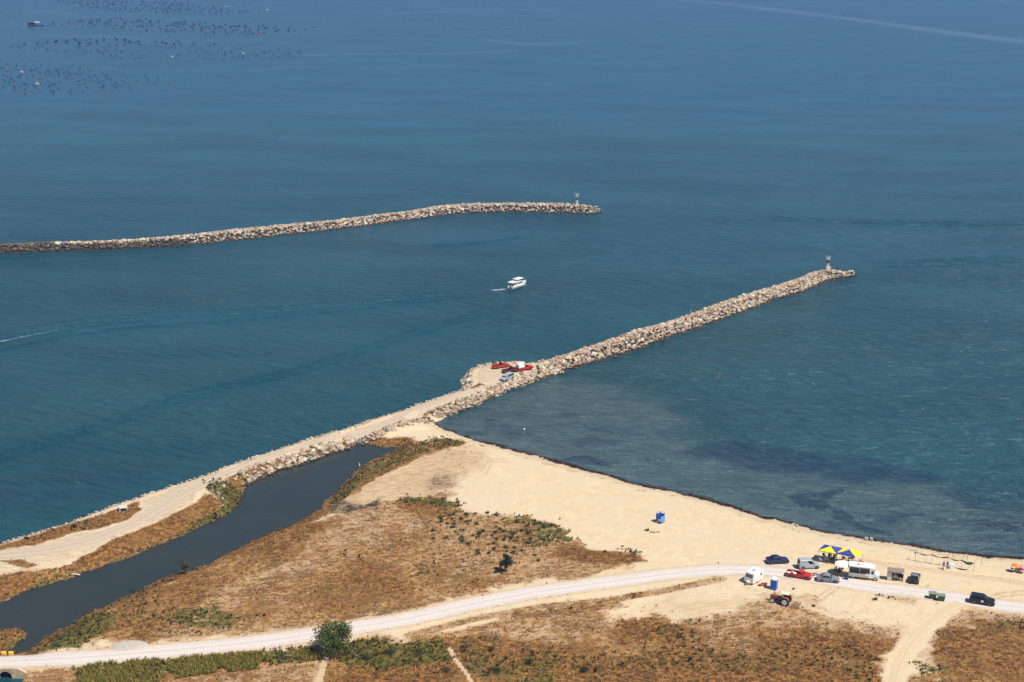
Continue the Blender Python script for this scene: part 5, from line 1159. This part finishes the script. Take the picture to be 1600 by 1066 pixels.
# dog
BW = M('dog_black', (.015, .013, .013), .9); DW = M('dog_white', (.62, .58, .52), .9)
def dog():
    p = atg(*z1(886, 536)); V = [(0, 0, .44, .11), (-.26, 0, .46, .10), (.26, 0, .43, .13), (.42, 0, .52, .075), (.52, 0, .62, .07), (.60, 0, .61, .05), (.70, 0, .58, .03), (-.38, 0, .50, .04), (-.52, 0, .66, .025), (-.56, 0, .78, .02)]
    E = [(0, 1), (0, 2), (2, 3), (3, 4), (4, 5), (5, 6), (1, 7), (7, 8), (8, 9)]
    for s in (-1, 1):
        i = len(V); V += [(.24, s*.08, .32, .06), (.26, s*.085, .19, .032), (.24, s*.085, .03, .026), (.29, s*.085, .02, .022)]; E += [(2, i), (i, i+1), (i+1, i+2), (i+2, i+3)]
        i = len(V); V += [(-.26, s*.08, .33, .065), (-.20, s*.085, .24, .04), (-.34, s*.085, .15, .026), (-.30, s*.085, .03, .024), (-.25, s*.085, .02, .02)]; E += [(1, i), (i, i+1), (i+1, i+2), (i+2, i+3), (i+3, i+4)]
        i = len(V); V += [(.48, s*.05, .71, .018)]; E += [(4, i)]
    n = NT('dog_coat'); f = n.step(n.noise(3.2, 2), .5, .54); sp_ = n.t.nodes.new('ShaderNodeSeparateXYZ'); n.t.links.new(n.pos, sp_.inputs[0])
    low = n.math('SUBTRACT', 1, n.step(sp_.outputs[2], .26, .30)); m = n.out(n.mix(n.math('MAXIMUM', low, f), (.015, .013, .013), (.62, .58, .52)), .9)
    o = skin_chain('dog', m, V, E, 0); o.location = p; o.rotation_euler = (0, 0, R(200)); tag(o, 'black and white dog standing between the red pickup and the silver saloon', 'dog'); o.scale = (1.15,)*3
dog()
# egret at the channel
eg = atg(562, 731.5); o = skin_chain('egret', M('egret_white', (.85, .85, .82), .8), [(0, 0, .55, .10), (-.22, 0, .50, .04), (.14, 0, .66, .045), (.17, 0, .85, .03), (.2, 0, .98, .035), (.34, 0, .96, .01), (0, .04, .3, .012), (0, .04, .02, .012), (0, -.04, .3, .012), (0, -.04, .02, .012)], [(0, 1), (0, 2), (2, 3), (3, 4), (4, 5), (0, 6), (6, 7), (0, 8), (8, 9)], 0)
o.location = eg; o.rotation_euler.z = 2.0; o.scale = (1.2,)*3; tag(o, 'white egret standing on the grassy bank of the channel', 'bird')

# ================================================================== ON THE WATER
def boat():
    a = Vector((*at(800.8, 453.8), 0)); b_ = Vector((*at(823.2, 446.6), 0)); h = math.atan2(b_.y-a.y, b_.x-a.x); n = Vector((-math.sin(h), math.cos(h), 0)); Lb = 8.6
    m = a+Vector((math.cos(h), math.sin(h), 0))*Lb/2+n*1.2
    r = empty('tour_boat', m, h, 'white cabin boat with two flat sun roofs motoring up the channel', 'boat')
    st_ = [(-4.3, 1.25, 1.0), (-3, 1.35, 1.0), (0, 1.38, 1.05), (2, 1.15, 1.2), (3.3, .7, 1.4), (4.1, .28, 1.55), (4.6, .04, 1.65)]
    rings = [[(x-(.5 if x > 4 else 0)*0, -w, z), (x, -w*.96, z-.12), (x-.12*(x > 3)*3, -w*.78, .15), (x-.1*(x > 3)*5, 0, -.35), (x-.12*(x > 3)*3, w*.78, .15), (x, w*.96, z-.12), (x, w, z)] for x, w, z in st_]
    b = MB(); b.loft(rings); b.obj('hull', WHT, r, True, 50)
    MB().box(-4.2, 2.6, -1.24, 1.24, .50, .54, ty=.02).obj('deck', M('boat_deck', (.5, .45, .38)), r)
    b = MB(); b.loft([[(-1.4, -1.05, .95), (2.2, -.95, 1.1), (2.2, .95, 1.1), (-1.4, 1.05, .95)], [(-1.4, -.98, 2.1), (1.5, -.88, 2.1), (1.5, .88, 2.1), (-1.4, .98, 2.1)]]); b.obj('cabin', WHT, r)
    for s in (-1, 1):
        for x0, x1 in ((-1.2, -.3), (-.2, .6), (.7, 1.4)): MB().slab([(x0, s*1.04, 1.45), (x1, s*1.01, 1.45), (x1, s*.95, 1.95), (x0, s*.99, 1.95)], .03).obj('side_window', GLASS, r)
        MB().box(-4.1, 3.0, s*1.36-.03, s*1.36+.03, .62, .70).obj('rubbing_strake', M('strake_red', (.35, .06, .03)), r) if False else None
    MB().slab([(2.12, -.8, 1.45), (2.12, .8, 1.45), (1.64, .8, 2.02), (1.64, -.8, 2.02)], .03).obj('windshield', GLASS, r)
    MB().box(-1.5, 2.0, -1.1, 1.1, 2.95, 3.07, bev=.04).obj('upper_roof', WHT, r); MB().box(-4.2, -.95, -1.15, 1.15, 2.34, 2.44, bev=.03).obj('rear_roof', WHT, r)
    b = MB()
    for x in (-1.3, 1.5):
        for y in (-.9, .9): b.tube((x, y, 2.05), (x, y, 2.97), .03)
    b.obj('roof_post', STEEL, r); b = MB()
    for y in (-1.1, 1.1): b.tube((-4.1, y, .95), (-4.1, y, 2.36), .03)
    b.obj('stern_post', STEEL, r)
    for y in (-.35, .35): MB().box(-4.75, -4.32, y-.14, y+.14, .3, 1.25, bev=.05).obj('outboard_motor', WHITEP if y > 0 else BLACKP, r)
    b = MB(); pr = None
    for k in range(7):
        x = 2.2+k*.38; w = max(.05, 1.05-k*.16); z = 1.25+k*.07
        for s in (-1, 1): b.tube((x, s*w, z-.05), (x, s*w, z+.45), .015, n=5)
        if pr:
            for s in (-1, 1): b.tube((pr[0], s*pr[1], pr[2]+.45), (x, s*w, z+.45), .015, n=5)
        pr = (x, w, z)
    b.obj('bow_rail', STEEL, r)
    person(m+Vector((math.cos(h), math.sin(h), 0))*-3.5-n*.7+Vector((0, 0, .54)), h+2, 'person in a red shirt standing in the stern of the white cabin boat', RS, K)
    person(m+Vector((math.cos(h), math.sin(h), 0))*-2.6+n*.3+Vector((0, 0, .54)), h+1, 'person in white standing under the rear roof of the cabin boat', WS, K)
boat()
def raft():
    x, y = at(55, 40.5); s = 1.0; r = empty('raft_house', (x, y, 0), .05, 'dark floating hut with a pale roof at the edge of the mussel farm', 'raft house'); DK = M('dark_timber', (.014, .012, .010), .9)
    MB().box(-8.5, 9.3, -4, 4, .1, .8).obj('pontoon', DK, r); MB().box(-7.5, -1.0, -3, 3, .8, 4.0, bev=.1).obj('hut', DK, r)
    b = MB(); b.loft([[(-8.4, -3.5, 4.0), (-.2, -3.5, 4.0), (-.2, 3.5, 4.0), (-8.4, 3.5, 4.0)], [(-8.2, -.4, 5.2), (-.4, -.4, 5.2), (-.4, .4, 5.2), (-8.2, .4, 5.2)]]); b.obj('roof', M('brown_roof', (.10, .07, .05)), r)
    b = MB(); b.loft([[(-.1, -3.4, 3.9), (5.2, -3.4, 3.5), (5.2, 3.4, 3.5), (-.1, 3.4, 3.9)], [(0, -3.2, 4.6), (4.9, -3.2, 4.2), (4.9, 3.2, 4.6), (0, 3.2, 5.0)]]); b.obj('awning', M('pale_sheet', (.42, .41, .35)), r)
    for x_ in (0, 5.0):
        for y_ in (-3.1, 3.1): MB().tube((x_, y_, .8), (x_, y_, 3.5), .15).obj('awning_post', DK, r)
    b = MB(); b.tube((8.8, -3.5, .8), (8.8, -3.5, 2.0), .12); b.tube((8.8, 3.5, .8), (8.8, 3.5, 2.0), .12); b.tube((8.8, -3.5, 1.9), (8.8, 3.5, 1.9), .1); b.obj('rail', DK, r)
raft()
def workboat(px, py, label, L=7, rz=.1, mat=M('skiff_white', (.5, .5, .48))):
    x, y = at(px, py); r = empty('work_boat', (x, y, 0), rz, label, 'boat'); h = L/2
    st_ = [(-h, .9, .9), (0, 1.1, .9), (h*.6, .8, 1.1), (h, .05, 1.4)]; b = MB(); b.loft([[(x_, -w, z), (x_, -w*.7, .1), (x_, 0, -.2), (x_, w*.7, .1), (x_, w, z)] for x_, w, z in st_]); b.obj('hull', mat, r, True)
    MB().box(-h*.4, h*.15, -.6, .6, .9, 2.0, bev=.06).obj('wheelhouse', mat, r); return r
workboat(354, 11.8, 'small white work boat among the farthest mussel floats', 11); workboat(417, 16.5, 'tiny white boat beside the right end of the farthest floats', 5, .6)
workboat(34, 114, 'little white skiff among the nearest blue floats, left', 2.6, .4); workboat(58, 132.5, 'little white skiff among the nearest blue floats, lower right', 3.2, .2); workboat(269, 90.5, 'little white skiff at the lower edge of the second float field', 2.6, 1.0); workboat(380, 84.5, 'little white skiff at the right of the second float field', 2.4, .3)
# mussel farm floats
FL = {}
def floatproto(mat, key):
    b = MB(); b.lathe([(.24, -.72), (.46, -.65), (.51, -.32), (.53, 0), (.51, .32), (.46, .65), (.24, .72)], (0, 0, .15), 'X', 12); o = b.obj('float', mat, None, True); me = o.data; bpy.data.objects.remove(o); FL[key] = me
floatproto(M('float_blue', (.008, .028, .085), .5), 'blue'); floatproto(M('float_dark', (.008, .018, .016), .5), 'black'); floatproto(M('float_orange', (.26, .05, .025), .5), 'orange')
fields = [([(2, 98), (120, 104), (220, 118), (292, 127), (255, 134), (150, 144), (70, 148), (4, 146)], 150, ('blue',)*9+('orange',)+('black',), 'nearest'), ([(5, 74), (60, 66), (150, 58), (300, 66), (400, 74), (500, 82), (440, 92), (330, 95), (180, 92), (60, 80), (5, 80)], 190, ('black',)*7+('blue',)*2, 'second'),
 ([(65, 38), (150, 29), (220, 29), (330, 36), (498, 43), (470, 50), (380, 56), (250, 50), (150, 44), (70, 42)], 190, ('black',)*16+('orange',), 'third'), ([(80, 2), (190, 0), (300, 3), (345, 12), (425, 18), (380, 21), (300, 23), (180, 18), (80, 4)], 260, ('blue',)*5+('black',), 'farthest')]
fr_ = np.random.default_rng(17); allf = []
for poly, n, cols, nm_ in fields:
    Q = pts(poly, 0); lo, hi = Q.min(0), Q.max(0); cnt = 0
    while cnt < n:
        x, y = fr_.uniform(lo[0], hi[0]), fr_.uniform(lo[1], hi[1]); k = fr_.integers(1, 4); dx, dy = fr_.normal()*2.5, fr_.uniform(7, 16)*(1 if nm_ in ('nearest', 'second') else 1.6)
        c_ = cols[fr_.integers(len(cols))]
        X_ = x+dx*np.arange(k); Y_ = y+dy*np.arange(k)
        if any(abs(x-a_[0]) < 4.5 and abs(y-a_[1]) < 16 for a_ in allf[-cnt:] if cnt): continue
        if polydist(X_, Y_, Q)[2].all():
            for a_, b_ in zip(X_, Y_): allf.append((a_, b_, c_ if fr_.uniform() < .8 else cols[fr_.integers(len(cols))], nm_))
            cnt += k
allf.sort(key=lambda q: q[1])
LBL = {'blue': 'dark blue', 'black': 'near-black', 'orange': 'orange red'}
for x, y, c_, nm_ in allf[:290]:
    o = bpy.data.objects.new('float', FL[c_]); C.objects.link(o); o.location = (x, y, 0); o.rotation_euler.z = fr_.uniform(0, 3.1); tag(o, f'small {LBL[c_]} float in the {nm_} field of the mussel farm', 'float', f'{LBL[c_]} floats of the {nm_} field')
# the remaining distant floats as one mass
vs = []; Fq = []; T = []; base_v = np.array([v.co[:] for v in FL['blue'].vertices]); pf_ = [list(p.vertices) for p in FL['blue'].polygons if len(p.vertices) == 4]
TC = {'blue': (.010, .030, .085), 'black': (.008, .018, .016), 'orange': (.38, .06, .02)}
for i, (x, y, c_, nm_) in enumerate(allf[290:]):
    a_ = fr_.uniform(0, 3.1); ca_, sa_ = math.cos(a_), math.sin(a_); v = base_v*1.5; vs.append(np.stack([v[:, 0]*ca_-v[:, 1]*sa_+x, v[:, 0]*sa_+v[:, 1]*ca_+y, v[:, 2]], 1)); T.append(np.tile(TC[c_], (len(v), 1))); Fq.append(np.array(pf_)+i*len(v))
o = npmesh('distant_floats', np.concatenate(vs), np.concatenate(Fq), FM, {'tint': np.concatenate(T)}, True); tag(o, 'hundreds of tiny dark floats in the far fields of the mussel farm', 'floats', kind='stuff')
# swimming buoys in the bay
bm_ = M('buoy_orange', (.45, .16, .05), .5); bv = None
for k, (px, py, l) in enumerate([(1124, 586, 'small orange swimming buoy nearest to the long breakwater'), (1270, 600, 'small orange swimming buoy in the middle of the open bay'), (1442, 640, 'small orange swimming buoy between the middle of the bay and the right edge'), (1590, 656, 'small orange swimming buoy at the right edge of the photo'), (819, 671, 'small pale buoy floating over the shallows by the causeway')]):
    if bv is None: o = MB().lathe([(.05, -.2), (.18, -.1), (.22, .05), (.17, .18), (.06, .25), (.05, .36), (.02, .38)], (0, 0, 0), 'Z', 14).obj('buoy', bm_, None, True); bv = o
    else: o = bv.copy(); C.objects.link(o)
    if k == 4: o.data = o.data.copy(); o.data.materials[0] = WHITEP
    o.location = (*at(px, py), 0); tag(o, l, 'buoy', 'swimming buoys in the bay')

# ================================================================== BEACONS
def beacon(px, py, z, ht, mid, label, low_frac=.35):
    p = on_break(px, py, z); r = empty('beacon', p, R(20), label, 'beacon'); w = .34
    MB().box(-.9, .9, -.9, .9, -.6, .12, bev=.05).obj('base_slab', CONC, r); b = MB(); z1_ = ht*low_frac
    for x in (-w, w):
        for y in (-w, w): b.tube((x, y, .1), (x*.9, y*.9, z1_), .09, n=6)
    for k in range(3): zz = .2+k*(z1_-.3)/2; b.tube((-w, -w, zz), (w, -w, zz), .05, n=5); b.tube((w, -w, zz), (w, w, zz), .05, n=5); b.tube((-w, w, zz), (w, w, zz), .05, n=5); b.tube((-w, -w, zz), (-w, w, zz), .05, n=5)
    b.obj('lattice_leg', WHITEP, r)
    MB().lathe([(.36, z1_), (.34, ht*.58)], (0, 0, 0), 'Z', 14).obj('column', mid, r, True)
    BW_ = M('beacon_white', (.50, .50, .48), .6); MB().box(-.6, .6, -.6, .6, ht*.58, ht*.60).obj('platform', BW_, r); b = MB()
    for i in range(8):
        t = PI/4*i; x, y = .6*max(-1, min(1, 1.41*math.cos(t))), .6*max(-1, min(1, 1.41*math.sin(t))); b.tube((x, y, ht*.6), (x, y, ht*.82), .04, n=5)
    for zz in (ht*.71, ht*.82):
        for a_, b_ in (((-.6, -.6), (.6, -.6)), ((.6, -.6), (.6, .6)), ((.6, .6), (-.6, .6)), ((-.6, .6), (-.6, -.6))): b.tube((*a_, zz), (*b_, zz), .045, n=5)
    b.obj('railing', BW_, r); MB().box(-.2, .2, -.2, .2, ht*.6, ht*.76, bev=.04).obj('equipment_box', BW_, r)
    MB().lathe([(.1, ht*.78), (.16, ht*.84), (.16, ht*.93), (.02, ht)], (0, 0, 0), 'Z', 12).obj('lantern', mid, r, True); return r
beacon(901.3, 320.5, 2.7, 6.0, M('beacon_green', (.02, .16, .09), .5), 'green and white lattice beacon at the tip of the far breakwater')
beacon(1293.0, 417.5, 2.8, 4.7, M('beacon_red', (.17, .02, .03), .5), 'dark red and white beacon at the tip of the long breakwater', .28)

# ================================================================== SMALL THINGS ON LAND
def edge_slab():
    a_ = Vector((*at(*z3(862, 228), 2.1), 2.1)); b_ = Vector((*at(*z3(944, 226), 2.1), 2.1)); d = b_-a_; o = MB().box(-d.length/2, d.length/2, -.35, .35, 0, .5, bev=.05).obj('concrete_block', M('white_concrete', (.66, .62, .54), .85), None)
    o.location = (a_+b_)*.5; o.rotation_euler.z = math.atan2(d.y, d.x); tag(o, 'long white concrete block on the seaward edge behind the red pickups', 'block')
edge_slab()
pa = atg(112, 896.5); pb_ = atg(125, 901.5); d = pb_-pa; o = MB().box(-d.length/2, d.length/2, -.12, .12, -.02, .1, bev=.01).obj('board', M('white_board', (.74, .70, .62), .8), None); o.location = (pa+pb_)*.5+Vector((0, 0, .15)); o.rotation_euler.z = math.atan2(d.y, d.x); tag(o, 'long white board lying half in the channel below the causeway', 'board')
hp = atg(192, 797); r = empty('stone_shelter', hp, R(30), 'broken pale concrete shelter in the grassy hollow of the causeway verge', 'ruin')
MB().slab([(-.9, -.7, .75), (.9, -.7, .55), (.9, .7, .6), (-.9, .7, .85)], .14).obj('cover_slab', M('pale_slab', (.56, .50, .42), .9, 0, .12), r); MB().box(-.85, -.6, -.6, .6, -.1, .68).obj('wall', CONC, r); MB().box(.6, .85, -.6, .6, -.1, .5).obj('wall', CONC, r); MB().box(-.6, .6, .45, .62, -.1, .6).obj('rear_wall', CONC, r)
# oval of dumped concrete beside the road
gp = atg(200, 1009); V = []; 
b = MB(); ring = []; nn_ = 28
for k, (q, z) in enumerate(((1.0, -.02), (.92, .07), (.5, .10))): ring.append([(gp.x+3.1*q*math.cos(t)*(1+.12*math.sin(3*t+1)), gp.y+1.9*q*math.sin(t)*(1+.15*math.sin(2*t)), gz(gp.x+3.1*q*math.cos(t), gp.y+1.9*q*math.sin(t))+z) for t in [2*PI*i/nn_ for i in range(nn_)]])
b.loft(ring); o = b.obj('gravel_heap', M('pale_gravel', (.46, .39, .32), .95, 0, .2, 4), None, True); tag(o, 'flat pale patch of tipped gravel beside the road', 'gravel heap')
# bollards and the culvert head of the little road bridge
YB = M('yellow_block', (.80, .52, .06), .7, 0, .08)
def bollard(px, py, label): p = atg(px, py); o = MB().box(-.38, .38, -.2, .2, -.1, .62, bev=.03).obj('parapet_block', YB, None); o.location = p; tag(o, label, 'parapet block', 'yellow blocks on the bridge edge')
bollard(6.5, 1023.5, 'left yellow parapet block on the bridge at the lower left corner'); bollard(17.5, 1023.5, 'right yellow parapet block on the bridge at the lower left corner')
cu = empty('culvert', Vector((_cx, _cy-.45, 0)), 0, 'weathered culvert head wall with a dark arch under the gravel road', 'culvert')
b = MB(); arch = [(1.0*math.cos(t), .35+1.0*math.sin(t)*.9) for t in [PI*i/12 for i in range(13)]]; outl = [(-6, -2), (-6, 1.75), (3.2, 1.75), (4.0, 1.4), (4.8, .8), (5.2, -2), (1.0, -2)]+arch+[(-1.0, -2)]
b.add([(x, 0, z) for x, z in outl]+[(x, .5, z) for x, z in outl], []); n_o = len(outl)
fs = [list(range(n_o)), list(range(2*n_o-1, n_o-1, -1))]+[[i, i+n_o, (i+1) % n_o+n_o, (i+1) % n_o] for i in range(n_o)]; b.f = fs
b.v = [(x+(.9 if abs(x) <= 1.01 and z < 1.3 else 0)*1.4, y, z) for x, y, z in b.v]
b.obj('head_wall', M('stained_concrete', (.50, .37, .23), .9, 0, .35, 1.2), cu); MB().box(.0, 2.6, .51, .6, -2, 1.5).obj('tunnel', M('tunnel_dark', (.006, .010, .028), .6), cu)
def haze():
    b = MB(); b.box(-11500, 11500, -2500, 11500, -4, 135); m = bpy.data.materials.new('haze_air'); m.use_nodes = True; t = m.node_tree; t.nodes.clear()
    o_ = t.nodes.new('ShaderNodeOutputMaterial'); v = t.nodes.new('ShaderNodeVolumePrincipled'); v.inputs['Color'].default_value = (.28, .50, 1, 1); v.inputs['Density'].default_value = .00017; v.inputs['Anisotropy'].default_value = .2
    t.links.new(v.outputs[0], o_.inputs['Volume']); o = b.obj('haze', m); tag(o, 'thin blue sea haze over the whole bay', 'haze', kind='stuff')
haze()
print('tally', len([o for o in SC.objects]))
